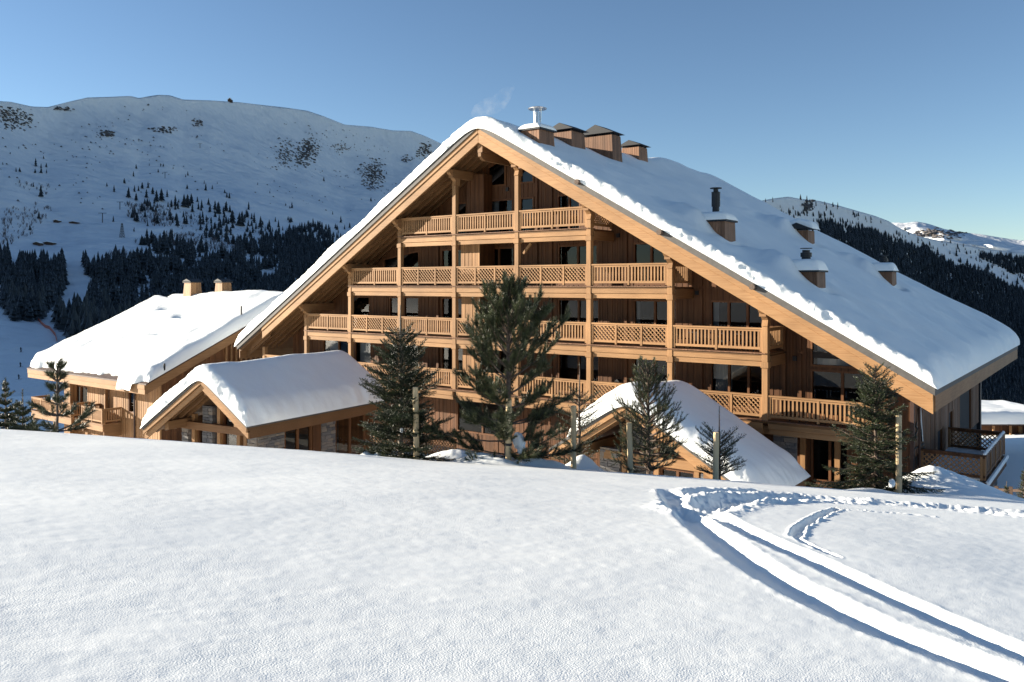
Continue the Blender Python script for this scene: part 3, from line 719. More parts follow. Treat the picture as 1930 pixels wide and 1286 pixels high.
def window(parent, a0, a1, z0, z1, plane, axis='x', mull=2, curtain=None, ztr=None, depth=.14, fw=.09, fmat='frame_wood', name='window', label=None):
    """framed window set into a wall; ztr: right top height for a raked head; curtain: list of (from,to) fractions"""
    zl, zr = z1, (z1 if ztr is None else ztr); mb = MB(); y0, y1 = plane-.03, plane+depth
    def P(a, yy, z): return (a, yy, z) if axis == 'x' else (plane-(yy-plane), a, z)
    def bar(aa0, aa1, b0, b1, c0, c1, ya=y0, yb=y1):     # trapezoid bar: left z b0..c0, right z b1..c1
        mb.quadbox([P(aa0, ya, b0), P(aa1, ya, b1), P(aa1, yb, b1), P(aa0, yb, b0), P(aa0, ya, c0), P(aa1, ya, c1), P(aa1, yb, c1), P(aa0, yb, c0)])
    top = lambda a: zl+(zr-zl)*(a-a0)/(a1-a0)
    bar(a0, a0+fw, z0, z0, top(a0), top(a0+fw)); bar(a1-fw, a1, z0, z0, top(a1-fw), top(a1))
    bar(a0+fw, a1-fw, z0, z0, z0+fw, z0+fw); bar(a0+fw, a1-fw, top(a0+fw)-fw, top(a1-fw)-fw, top(a0+fw), top(a1-fw))
    w = (a1-a0)/mull
    for k in range(1, mull): bar(a0+w*k-.055, a0+w*k+.055, z0+fw, z0+fw, top(a0+w*k-.055)-fw, top(a0+w*k+.055)-fw, y0+.02)
    fo = mb.build(name, fmat, parent, label)
    for k in range(mull):
        x0 = a0+w*k+(fw if k == 0 else .055); x1 = a0+w*(k+1)-(fw if k == mull-1 else .055)
        pm = MB(); pm.v = [P(x0, plane+.07, z0+fw), P(x1, plane+.07, z0+fw), P(x1, plane+.07, top(x1)-fw), P(x0, plane+.07, top(x0)-fw)]; pm.f = [(0, 1, 2, 3)]
        pm.build('pane', 'glass', fo)
    for c0, c1 in (curtain or []):
        cm = MB(); n_ = 14; x0 = a0+(a1-a0)*c0; x1 = a0+(a1-a0)*c1; k0 = len(cm.v)
        for j in range(n_+1):
            xx = x0+(x1-x0)*j/n_; yy = plane+.32+.05*math.sin(j*2.1); cm.v += [P(xx, yy, z0+.05), P(xx, yy, top(xx)-.05)]
        cm.f = [(2*j, 2*j+2, 2*j+3, 2*j+1) for j in range(n_)]
        cm.build('curtain', 'curtain_cloth', fo)
    return fo

# ================================================================== THE BIG CHALET
OFF = Vector((-28, 37.4, -9.6))
ch = thing('chalet', 'large timber chalet hotel with steep snow covered roof and stacked balconies', 'building', tuple(OFF))
POSTX = [-47.45, -43.05, -38.85, -34.55, -30.3, -25.95, -21.5, -17.1, -12.62, -8.15]      # post lines
XL, XR = -47.2, -7.2
DECK = {5: 2.83, 4: -.06, 3: -2.95, 2: -5.85, 1: -8.75}
# --- roof timber
Yh = YR
xs = [-49.3, RX, -5.95]
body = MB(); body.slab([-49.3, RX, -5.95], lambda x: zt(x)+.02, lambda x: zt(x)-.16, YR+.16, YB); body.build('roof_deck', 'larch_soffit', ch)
ed = MB(); ed.slab([-49.35, RX, -5.85], lambda x: zt(x)+.33, lambda x: zt(x)+.02, YR-.06, YB+.05); ed.build('roof_edge', 'zinc', ch)
for a, b_ in ((-46.7, RX-.001), (RX+.001, -5.92)):
    fb = MB(); fb.slab([a, b_], lambda x: zt(x)+.02, lambda x: zt(x)-.24, YR, YR+.09); fb.build('upper_barge_board', 'larch_beam', ch, bevel=.012)
    fb = MB(); fb.slab([a, b_], lambda x: zt(x)-.243, lambda x: zt(x)-.74, YR+.05, YR+.15); fb.build('barge_board', 'larch_beam', ch, bevel=.012)
fb = MB(); fb.slab([-49.3, -46.7], lambda x: zt(x)+.02, lambda x: zt(x)-.6, YR+.7, YR+.8); fb.build('barge_board', 'larch_soffit', ch)
# eave boards along the sides
for x, s_ in ((-5.95, 1), (-49.3, -1)):
    MB().box(x, x+s_*.08, YR+.15, YB, zt(x)-.66, zt(x)+.018).build('eave_board', 'larch_deep', ch)
# rafters under the front overhang, parallel to the rake
for side in (-1, 1):
    for k in range(5):
        y = YR+.55+k*.56
        if side < 0: pts_ = [-48.6, RX-.1]
        else: pts_ = [RX+.1, -6.3]
        rb = MB(); rb.slab(pts_, lambda x: zt(x)-.163, lambda x: zt(x)-.46, y, y+.17); rb.build('rafter', 'larch_soffit', ch)
# purlins with carved ends over each post
for i, x in enumerate(POSTX[:-1]):
    if i == 0: continue
    zb = zt(x)-.50; w = .15 if x < RX else .15
    xx = x
    hb = .46
    top_ = min(zt(xx-.15), zt(xx+.15))-.47
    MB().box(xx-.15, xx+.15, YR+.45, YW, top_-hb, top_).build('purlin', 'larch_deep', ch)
    br = MB(); br.prism([(YR+.28, top_-.14), (YR+.32, top_-.32), (YF-.10, top_-.36), (YF+.1, top_-.56), (YF+.18, top_-.9), (YF+.18, top_-hb-.004), (YF-.1, top_-hb-.004)][::-1][0:0] or [(YR+.2, top_-.02), (YR+.2, top_-.16), (YR+.34, top_-.30), (YF-.05, top_-.38), (YF-.05, top_-.02)], xx-.12, xx+.12, 'x')
    br.v = [(a, b2, c) for a, b2, c in br.v]; br.build('carved_end', 'larch_post', ch)
    MB().prism([(YF-.12, top_-hb-.42), (YF-.04, top_-hb-.16), (YF-.22, top_-hb-.003), (YF+.3, top_-hb-.003), (YF+.3, top_-hb-.42)], xx-.13, xx+.13, 'x').build('post_capital', 'larch_post', ch)
# ridge purlin
MB().box(RX-.16, RX+.16, YR+.2, YW, zt(RX)-1.25, zt(RX)-.75).build('purlin', 'larch_deep', ch)
MB().prism([(YR+.16, 6.0+.9), (YR+.5, 5.8+.9), (YW, 5.8+.9), (YW, 6.2+.9), (YR+.16, 6.2+.9)], RX-.1, RX+.1, 'x').build('ridge_brace', 'larch_deep', ch)
# lower deck line of each post
SPAN = {5: (3, 6), 4: (2, 7), 3: (1, 8), 2: (0, 9)}
for i, x in enumerate(POSTX):
    zlow = DECK[2]-.02
    ztop_ = min(zt(x-.15), zt(x+.15))-.47-.46-.42+.0
    if i == 0: ztop_ = zt(x)-.9
    if i == 9: continue
    post = MB(); post.box(x-.13, x+.13, YF-.08, YF+.18, zlow, ztop_ if i else ztop_); post.build('post', 'larch_post', ch, bevel=.015)
    for lv in (5, 4, 3):
        zc = DECK[lv]-.55
        if SPAN[lv][0] < i < SPAN[lv][1] or SPAN[lv][0] <= i <= SPAN[lv][1]:
            if zc < ztop_: MB().box(x-.17, x+.17, YF-.12, YF+.22, zc-.10, zc+.16).build('post_collar', 'larch_post', ch, bevel=.012)
            MB().box(x-.12, x+.12, YF+.22, YW, DECK[lv]-.52, DECK[lv]-.16).build('cross_beam', 'larch_deep', ch)
# floors, front beams and railings
pat = {5: {3: 'b', 4: 'b', 5: 'b'}, 4: {2: 'b', 3: 'l', 4: 'l', 5: 'l', 6: 'b'}, 3: {1: 'b', 2: 'l', 3: 'b', 4: 'l', 5: 'b', 6: 'l', 7: 'b'},
       2: {0: 'b', 1: 'l', 2: 'l', 3: 'b', 4: 'l', 5: 'b', 6: 'l', 7: 'l', 8: 'b'}}
for lv, row in pat.items():
    i0, i1 = SPAN[lv]; zd = DECK[lv]; xa, xb = POSTX[i0], POSTX[i1]
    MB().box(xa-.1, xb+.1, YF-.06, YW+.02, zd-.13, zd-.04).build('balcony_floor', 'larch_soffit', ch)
    dk = MB()
    n_ = int((xb-xa+.2)/.145)
    for j in range(n_): dk.box(xa-.1+j*.145, xa-.1+j*.145+.135, YF-.15, YF+.5, zd-.036, zd)
    dk.build('deck_boards', 'weathered_wood', ch)
    for i, kd in row.items():
        x0, x1 = POSTX[i]+.13, POSTX[i+1]-.13
        MB().box(x0, x1, YF-.05, YF+.10, zd-.36, zd-.135).build('floor_beam', 'larch_beam', ch, bevel=.01)
        MB().box(x0+.06, x1, YF+.0, YF+.10, zd-.60, zd-.363).build('lower_floor_beam', 'larch_beam', ch, bevel=.01)
        snowy = (lv == 2 and i in (1,))
        railing(ch, (x0, YF+.02), (x1, YF+.02), zd, kd, nb=(22 if not (lv == 2 and i in (0,)) else 20), nm=(3 if kd == 'l' else 2), snow=snowy)
# returns at the right ends of the balconies
railing(ch, (POSTX[6]+.02, YF+.22), (POSTX[6]+.02, YW-.05), DECK[5], 'l', nm=1)
railing(ch, (POSTX[7]+.02, YF+.22), (POSTX[7]+.02, YW-.05), DECK[4], 'b', nb=9, nm=1)
railing(ch, (POSTX[8]+.02, YF+.22), (POSTX[8]+.02, YW-.05), DECK[3], 'b', nb=9, nm=1)
for i, lv in ((6, 5), (7, 4), (8, 3)):
    MB().box(POSTX[i]-.02, POSTX[i]+.16, YF+.225, YW, DECK[lv]-.6, DECK[lv]-.14).build('side_beam', 'larch_deep', ch)
# --- loggia wall with its openings
def wx(px, Y=YW): return onY(px, 500, Y)[0]
def wz(py, px, Y=YW): return onY(px, py, Y)[2]
OPEN = []; WIN = []
def W_(pxa, pxb, lv, mull=2, h=2.2, curtain=None, zb=0.05):
    a, b_ = wx(pxa), wx(pxb); z0 = DECK[lv]+zb; z1 = DECK[lv]+h
    lim = min(zt(a), zt(b_))-.55; ztr = None
    zl = min(z1, zt(a)-.55); zr = min(z1, zt(b_)-.55)
    OPEN.append((a, b_, z0, (lambda x, zl=zl, zr=zr, a=a, b_=b_: zl+(zr-zl)*(x-a)/(b_-a)))); WIN.append((a, b_, z0, zl, zr, mull, curtain))
# upper gable lights
def G_(pxa, pxb, ya, yb, yb2=None):
    a, b_ = wx(pxa), wx(pxb); z0 = wz(ya, pxa); zl = wz(yb, pxa); zr = wz(yb2, pxb) if yb2 else zl
    OPEN.append((a, b_, z0, (lambda x, zl=zl, zr=zr, a=a, b_=b_: zl+(zr-zl)*(x-a)/(b_-a)))); WIN.append((a, b_, z0, zl, zr, 1, None))
G_(918, 953, 353, 316, 292); G_(979, 1006, 347, 312, 326)
W_(917, 967, 5, 1, 2.05, [(.05, .35)]); W_(979, 1006, 5, 1, 2.05); W_(1050, 1094, 5, 2, 2.05); W_(860, 880, 5, 1, 2.05)
W_(722, 790, 4, 2); W_(831, 872, 4, 1); W_(910, 970, 4, 2); W_(1051, 1127, 4, 2); W_(1193, 1262, 4, 2)
W_(660, 697, 3, 1); W_(733, 790, 3, 2); W_(831, 872, 3, 1); W_(909, 972, 3, 2); W_(1051, 1130, 3, 2); W_(1193, 1276, 3, 2, curtain=[(.0, .10)]); W_(1338, 1445, 3, 3, curtain=[(0, .12), (.86, .97)])
W_(608, 700, 2, 3, curtain=[(.08, .30), (.70, .97)]); W_(731, 790, 2, 2); W_(831, 874, 2, 1); W_(909, 972, 2, 2); W_(1051, 1130, 2, 2); W_(1193, 1276, 2, 2, curtain=[(0, .1)]); W_(1338, 1448, 2, 3, curtain=[(.05, .35)])
W_(1527, 1650, 2, 2, 2.1)
# tall raked light over the last window
a, b_ = wx(1527), wx(1620); z0 = DECK[2]+2.22; zl = zt(a)-1.2; zr = z0+.15
OPEN.append((a, b_, z0, (lambda x, zl=zl, zr=zr, a=a, b_=b_: zl+(zr-zl)*(x-a)/(b_-a)))); WIN.append((a, b_, z0, zl, zr, 1, [(.1, .9)]))
W_(1528, 1600, 1, 2, 2.45); W_(1350, 1440, 1, 2, 2.2); W_(860, 960, 1, 2, 2.2); W_(560, 650, 1, 2, 2.2); W_(1120, 1230, 1, 2, 2.2)
under = lambda x: zt(x)-.17
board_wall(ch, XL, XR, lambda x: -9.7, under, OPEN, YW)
for a, b_, z0, zl, zr, mull, cur in WIN: window(ch, a, b_, z0, zl, YW+.03, mull=mull, curtain=cur, ztr=zr)
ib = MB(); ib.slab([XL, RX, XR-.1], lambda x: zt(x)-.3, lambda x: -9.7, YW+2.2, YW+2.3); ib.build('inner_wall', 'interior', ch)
fl = MB()
for lv in (5, 4, 3, 2):
    h_ = RZ-.3-DECK[lv]; x0 = max(XL, RX-h_/SLL); x1 = min(XR-.1, RX+h_/SLR); fl.box(x0, x1, YW+.06, YW+2.2, DECK[lv]-.3, DECK[lv]-.02)
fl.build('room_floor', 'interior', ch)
# projecting boarded bays beside the middle posts, their sunlit tone put into paler boards
for lv, pa, pb in ((4, 869, 904), (3, 870, 905), (2, 872, 906)):
    x0, x1 = onY(pa, 500, 36.0)[0], onY(pb, 500, 36.0)[0]; z1 = DECK[lv+1]-.14; z0 = DECK[lv]
    board_wall(ch, x0, x1, lambda x: z0, lambda x: z1, [], 36.0, 'bay_wall', 'larch_lit_wall', bw=.14)
    MB().box(x0, x1, 36.06, YW-.04, z0, z1).build('bay_core', 'larch_wall', ch)
x0, x1 = onY(880, 400, 36.6)[0], onY(912, 400, 36.6)[0]
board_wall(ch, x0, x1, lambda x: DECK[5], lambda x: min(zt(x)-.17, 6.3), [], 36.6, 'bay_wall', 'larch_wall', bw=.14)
MB().box(x0, x1, 36.66, YW-.04, DECK[5], min(zt(x0)-.2, 6.3)).build('bay_core', 'larch_wall', ch)
# pilasters and thick frames on the loggia wall
for px in (912, 971, 1012, 1040, 1180, 1322, 1478, 1508, 826):
    x = wx(px); z1 = zt(x)-.2
    for lv in (5, 4, 3, 2):
        zz1 = min((DECK[lv+1]-.14) if lv < 5 else z1, z1)
        if zz1 > DECK[lv]+.6: MB().box(x-.09, x+.09, YW-.09, YW-.018, DECK[lv], zz1).build('pilaster', 'larch_wall', ch)
# braces from post to ceiling
for lv in (5, 4):
    x = POSTX[5]; z1 = DECK[lv]-.62
    MB().beam((x+.14, YF+.4, z1-.55), (x+.62, YF+.4, z1), .12, .12).build('brace', 'larch_beam', ch)
# small square vents
for px, py in ((1165, 444), (1314, 552), (1498, 676), (812, 459), (956, 357)):
    q = onY(px, py, YW-.06); MB().box(q[0]-.09, q[0]+.09, YW-.10, YW-.02, q[2]-.1, q[2]+.1).build('vent', 'black', ch)
# diagonal boards under the roof right of the level four balcony
q0 = onY(1312, 530, YW-.1); q1 = onY(1375, 552, YW-.1)
# --- ground floor below the lowest balcony: stone piers
def stone_wall(parent, x0, x1, y0, z0, z1, seed, axis='x', th=.25, hmin=.10, hmax=.2):
    """thin split stones laid dry; each stone is an object"""
    rg = random.Random(seed); back = MB()
    if axis == 'x': back.box(x0+.02, x1-.02, y0+.06, y0+th, z0, z1)
    else: back.box(y0-th, y0-.06, x0+.02, x1-.02, z0, z1)
    pier = back.build('stone_pier', 'stone', parent)
    z = z0
    while z < z1-.05:
        h_ = min(rg.uniform(hmin, hmax), z1-z); a = x0-rg.uniform(0, .1)
        while a < x1-.04:
            w = rg.uniform(.22, .55); w = min(w, x1-a); a0_ = max(a, x0); w2 = a+w-a0_
            if w2 > .06:
                o = bpy.data.objects.new('stone', STONEME[rg.randrange(3)]); COL.objects.link(o); o.parent = pier
                pr = rg.uniform(.0, .03)
                c = (a0_+w2/2, y0+.06-pr, z+h_/2) if axis == 'x' else (y0-.06+pr, a0_+w2/2, z+h_/2)
                o.location = Vector(c)-OFF; o.scale = ((w2-.012)/2, .1, (h_-.012)/2) if axis == 'x' else (.1, (w2-.012)/2, (h_-.012)/2)
            a += w
        z += h_
    return pier
STONEME = []
for s_ in range(3):
    rg = random.Random(s_); mb = MB()
    j = lambda q=.12: rg.uniform(-q, q)
    mb.quadbox([(-1+j()*.3, -1+j(), -1+j()), (1+j()*.3, -1+j(), -1+j()), (1, 1, -1), (-1, 1, -1), (-1+j()*.3, -1+j(), 1+j()), (1+j()*.3, -1+j(), 1+j()), (1, 1, 1), (-1, 1, 1)])
    me = bpy.data.meshes.new('stone'); me.from_pydata(mb.v, [], mb.f); me.materials.append(MATS['stone']); STONEME.append(me)
q = onY(1458, 800, YF+.6)[0]; stone_wall(ch, q, onY(1500, 800, YF+.6)[0], YF+.6, -9.6, -6.5, 3)
MB().box(POSTX[7], XR-.3, YF+.3, YF+.55, -6.5, -6.15).build('ground_beam', 'larch_beam', ch)
MB().box(POSTX[6], POSTX[7]+1.1, YF+.9, YF+1.0, -8.6, -6.48).build('ground_floor_panel', 'larch_wall', ch)
for px in (1515, 1580): x = onY(px, 850, YW)[0]; MB().box(x-.11, x+.11, YW-.2, YW-.02, -9.6, -6.1).build('door_post', 'larch_post', ch)
# --- right flank of the house
Y1 = onX(1845, 700, XR)[1]
def sideY(px, py=800): return onX(px, py, XR)[1]
SO = [(sideY(1766), sideY(1777), -9.4, -6.8), (sideY(1788), sideY(1796), -8.8, -6.3), (sideY(1808), sideY(1831), -8.6, -5.7)]
board_wall(ch, YW+.02, Y1, lambda y: -8.15, lambda y: zt(XR)-.17, SO, XR, 'flank_wall', 'weathered_wood', axis='y')
for a, b_, z0, z1 in SO:
    window(ch, a, b_, z0, z1, XR-.04, axis='y', mull=1, fmat='frame_wood', name='flank_door')
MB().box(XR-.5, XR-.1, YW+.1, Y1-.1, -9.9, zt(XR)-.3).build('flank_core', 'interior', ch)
stone_wall(ch, YW+.05, sideY(1764), XR+.06, -9.9, -8.15, 9, axis='y', hmin=.2, hmax=.4)
stone_wall(ch, sideY(1779), sideY(1800), XR+.06, -9.9, -8.15, 10, axis='y', hmin=.2, hmax=.4)
MB().box(XR-.1, XR+.05, YW-.06, YW+.12, -9.9, zt(XR)-.2).build('corner_board', 'brown_pipe', ch)
MB().box(XR-.2, XR+.1, Y1-.1, Y1+.25, -9.9, zt(XR)-.2).build('corner_board', 'dark_metal', ch)
MB().tube([(XR+.12, YW+.7, -9.6), (XR+.12, YW+.7, zt(XR)-.5)], .05, 8).build('drain_pipe', 'brown_pipe', ch)
# wall art: a long pale blade, a squiggle and a burst of dark strokes
art = MB(); X_ = XR+.06
def wp(px, py): q = onX(px, py, X_); return (q[0], q[1], q[2])
bl = MB()
def strip(mb, pts_, w):
    for a, b_ in zip(pts_[:-1], pts_[1:]): mb.beam(a, b_, w, .03, up=(1, 0, 0))
bl.v = [(X_, *wp(1731.5, 768)[1:]), (X_, *wp(1736, 768)[1:]), (X_, *wp(1740.5, 832)[1:]), (X_, *wp(1739, 832)[1:])]; bl.v += [(x-.03, y, z) for x, y, z in bl.v]; bl.f = [(0, 1, 2, 3), (7, 6, 5, 4), (0, 4, 5, 1), (1, 5, 6, 2), (2, 6, 7, 3), (3, 7, 4, 0)]
MBb = bl.build('wall_ornament_blade', 'mural_white', ch)
dk = MB(); strip(dk, [wp(1731, 770), wp(1734, 790), wp(1736.5, 812), wp(1737.8, 832)], .06); strip(dk, [wp(1728, 796), wp(1726, 803), wp(1729.5, 808), wp(1728, 815), wp(1725, 820), wp(1728, 826)], .07)
dk.build('wall_ornament_squiggle', 'black', ch)
dk = MB()
for a, b_, c, d_, w in ((1723, 864, 1722, 887, .10), (1727, 860, 1726.5, 882, .12), (1731, 856, 1730.5, 878, .12), (1735, 852, 1734.5, 873, .12), (1738, 845, 1738.5, 868, .1), (1741.5, 842, 1743.5, 852, .08), (1743.5, 852, 1742.5, 866, .08), (1731, 888, 1738, 879, .22), (1724, 846, 1742, 836, .06)):
    dk.beam(wp(a, b_), wp(c, d_), w, .03, up=(1, 0, 0))
dk.build('wall_ornament_strokes', 'black', ch)
# side balcony
XB = -4.75; ya, yb = 38.6, 45.2; zd = -7.98+.12
ya = onX(1854.6, 860, XB)[1]; yb = onX(1892, 811, XB)[1]; zd = onX(1854.6, 860, XB)[2]-1.05
MB().box(XR+.02, XB+.1, ya-.05, yb+.05, zd-.5, zd-.02).build('side_balcony_floor', 'larch_wall', ch)
railing(ch, (XR+.1, ya), (XB-.03, ya), zd, 'l', nm=1, mat='larch_wall'); railing(ch, (XB, ya+.03), (XB, yb-.03), zd, 'b', nb=0.1, nm=4, snow=True, mat='larch_wall'); railing(ch, (XR+.1, yb), (XB-.03, yb), zd, 'l', nm=1, mat='larch_wall')
MB().box(XB-.03, XB+.02, ya+.1, yb-.1, zd+.2, zd+.95).build('side_balcony_panel', 'larch_wall', ch)
sb = MB(); sb.box(XR+.1, XB-.15, ya+.1, yb-.1, zd-.02, zd+.12); sb.build('balcony_snow', 'snow_roof', ch, bevel=.05)
sb = MB(); sb.box(XB+.05, XB+.2, ya-.05, yb+.05, zd-.16, zd+.02); sb.build('ledge_snow', 'snow_roof', ch, bevel=.04)
stone_wall(ch, ya+.1, yb+.3, XB-.35, -9.9, zd-.5, 14, axis='y', hmin=.2, hmax=.35)
MB().box(XR, XB-.5, ya+.25, yb-.1, -9.9, zd-.5).build('side_base', 'stone', ch)
MB().box(XR+.05, XB-.05, ya+.02, ya+.1, -9.9, zd-.5).build('side_base_boarding', 'larch_wall', ch)
# --- snow on the big roof
def on_right_roof(px, py, up=.95):
    r = ray(px, py); # z = RZ+up-(x-RX)*SLR
    t = (RZ+up+RX*SLR)/(r[2]+r[0]*SLR); return (r[0]*t, r[1]*t, r[2]*t)
DORM = []
def softbase(x, k=.5): 
    a = RZ-(x-RX)*SLR; b = RZ+(x-RX)*SLL
    return -k*np.log(np.exp(-(a-8)/k)+np.exp(-(b-8)/k))+8+.33
dA = on_right_roof(1366, 448); dB = on_right_roof(1523, 460); dC = on_right_roof(1540, 546); dD = on_right_roof(1681, 535)
cs = [on_right_roof(1016, 274), on_right_roof(1077, 276), on_right_roof(1153, 295), on_right_roof(1204, 301)]
def drifts(X, Y):
    z = np.zeros_like(X)
    for q in (dA, dB, dC, dD):
        z += .62*np.exp(-((X-q[0]+2.1)/.95)**2-((Y-q[1]-.7)/1.1)**2)+.55*np.exp(-((X-q[0]+1.25)/.6)**2-((Y-q[1]+.2)/.7)**2)           # snow banked up on the uphill side
        z -= .25*np.exp(-((X-q[0]-.3)/.3)**2-((Y-q[1]-.6)/.7)**2)
        z += .10*np.exp(-((X-q[0]-.9)/.4)**2-((Y-q[1]-.5)/.7)**2)
        z += .14*fbm(X*1.1, Y*.5, 61, 3)*np.exp(-((X-q[0]+3)/3.5)**2-((Y-q[1])/3)**2)
    z += .10*fbm(X*.25+Y*.12, Y*.7, 64, 4)*np.clip((X-RX)/4, 0, 1)
    z -= .22*np.exp(-((X-RX-2)/3)**2)*sstep(36, 41, Y)*(1-sstep(53, 57, Y))
    z += .25*fbm(X*.22, Y*.22, 66, 3)
    z += .5*np.exp(-((X-RX)/1.6)**2-((Y-57)/4)**2)*.6
    return z
roof_snow(ch, -49.6, -5.75, YR-.12, YB+.2, softbase, .70, 'thick unbroken snow lying on the big roof', 100, R_=.8, res=.11, extra=drifts, lump=.12, res_y=.22, fr=.45)
# snow guard logs poking out of the snow edge
for px, py in ((1088, 343), (1243, 438), (1418, 541)):
    q = onY(px, py, YR-.2); MB().tube([(q[0], YR-.28, q[2]), (q[0], YR+1.2, q[2])], .13, 10).build('snow_guard_log', 'bark', ch)
# --- chimneys
def chimney(parent, cx_, cy_, w, dp, zb, z1, cap, name='chimney', taper=.86, flue=None, mat='weathered_wood', snow=0, uphill=None, lab=None):
    """boarded chimney, narrower towards the top. cap: 'gable', 'flat', 'none'"""
    mb = MB(); nb_ = max(4, int(w/.16)); h_ = z1-zb
    def face(ax, sg):
        n_ = max(3, int((w if ax == 'x' else dp)/.16))
        for k in range(n_):
            a0, a1 = -1+2*k/n_, -1+2*(k+1)/n_; g_ = .006
            for (l0, l1) in ((a0, a1),):
                P = []
                for zz_, tp in ((zb, 1/taper), (z1, 1)):
                    hw, hd = w/2*tp, dp/2*tp
                    for a, o_ in ((l0, 0), (l1, 0), (l1, .04), (l0, .04)):
                        if ax == 'x': P.append((cx_+a*hw+(g_ if a == l0 else -g_), cy_+sg*(hd-o_), zz_))
                        else: P.append((cx_+sg*(hw-o_), cy_+a*hd+(g_ if a == l0 else -g_), zz_))
                mb.quadbox(P)
    for ax in 'xy':
        for sg in (-1, 1): face(ax, sg)
    c = mb.build(name, mat, parent, lab)
    cr = MB(); tp = 1/taper
    cr.quadbox([(cx_-w/2*tp+.05, cy_-dp/2*tp+.05, zb), (cx_+w/2*tp-.05, cy_-dp/2*tp+.05, zb), (cx_+w/2*tp-.05, cy_+dp/2*tp-.05, zb), (cx_-w/2*tp+.05, cy_+dp/2*tp-.05, zb),
                (cx_-w/2+.05, cy_-dp/2+.05, z1-.02), (cx_+w/2-.05, cy_-dp/2+.05, z1-.02), (cx_+w/2-.05, cy_+dp/2-.05, z1-.02), (cx_-w/2+.05, cy_+dp/2-.05, z1-.02)]); cr.build('core', 'interior', c)
    if cap == 'gable':
        k = MB(); e_ = .22; k.prism([(cx_-w/2-e_, z1+.10), (cx_, z1+.10+w*.22), (cx_+w/2+e_, z1+.10), (cx_+w/2+e_, z1+.16), (cx_, z1+.18+w*.22), (cx_-w/2-e_, z1+.16)][0:0] or [(cx_-w/2-e_, z1+.1), (cx_+w/2+e_, z1+.1), (cx_, z1+.16+w*.24)], cy_-dp/2-e_, cy_+dp/2+e_)
        for sx_ in (-1, 1):
            for sy_ in (-1, 1): k.box(cx_+sx_*(w/2-.08)-.04, cx_+sx_*(w/2-.08)+.04, cy_+sy_*(dp/2-.08)-.04, cy_+sy_*(dp/2-.08)+.04, z1-.02, z1+.12)
        k.build('cap', 'chimney_dark', c)
    elif cap == 'flat':
        MB().box(cx_-w/2-.1, cx_+w/2+.1, cy_-dp/2-.1, cy_+dp/2+.1, z1, z1+.08).build('cap', 'chimney_dark', c)
    if snow:
        roof_snow(c, cx_-w/2-(.75 if flue in ('tall', 'short') else .12), cx_+w/2+.12, cy_-dp/2-.12, cy_+dp/2+.12, lambda X: X*0+z1+(.085 if cap == 'flat' else .0), snow, 'snow pillow on top of the chimney', 7, R_=min(w, dp)*.3, res=.12, lump=.04)
    if flue == 'tall':
        fz = z1+snow*.8
        MB().tube([(cx_, cy_, z1), (cx_, cy_, fz+.45), (cx_, cy_, fz+.451), (cx_, cy_, fz+1.15)], [.17, .17, .21, .21], 12).build('flue', 'dark_metal', c)
        MB().tube([(cx_, cy_, fz+1.15), (cx_, cy_, fz+1.19), (cx_, cy_, fz+1.28), (cx_, cy_, fz+1.33)], [.23, .12, .12, .12], 12).build('flue_neck', 'dark_metal', c); MB().tube([(cx_, cy_, fz+1.33), (cx_, cy_, fz+1.37)], .29, 12).build('flue_hat', 'dark_metal', c)
    if flue == 'short':
        fz = z1+snow*.8
        MB().tube([(cx_, cy_, z1), (cx_, cy_, fz+.3), (cx_, cy_, fz+.31), (cx_, cy_, fz+.5), (cx_, cy_, fz+.51), (cx_, cy_, fz+.62)], [.20, .20, .25, .25, .17, .17], 12).build('flue', 'dark_metal', c); MB().tube([(cx_, cy_, fz+.68), (cx_, cy_, fz+.71)], .27, 12).build('flue_hat', 'dark_metal', c)
    if flue == 'steel':
        fz = z1+snow*.6
        MB().tube([(cx_, cy_, z1), (cx_, cy_, fz+.12)], .33, 14).build('flue_base', 'chimney_dark', c); MB().tube([(cx_, cy_, fz+.1), (cx_, cy_, fz+.85)], .19, 14).build('flue', 'steel', c)
        for k in range(4): w_ = k*math.pi/2; MB().tube([(cx_+.2*math.cos(w_), cy_+.2*math.sin(w_), fz+.3), (cx_+.26*math.cos(w_), cy_+.26*math.sin(w_), fz+1.05)], .025, 5).build('flue_stay', 'steel', c)
        MB().tube([(cx_, cy_, fz+1.0), (cx_, cy_, fz+1.05), (cx_, cy_, fz+1.12)], [.48, .50, .3], 18).build('flue_hat', 'steel', c)
    return c
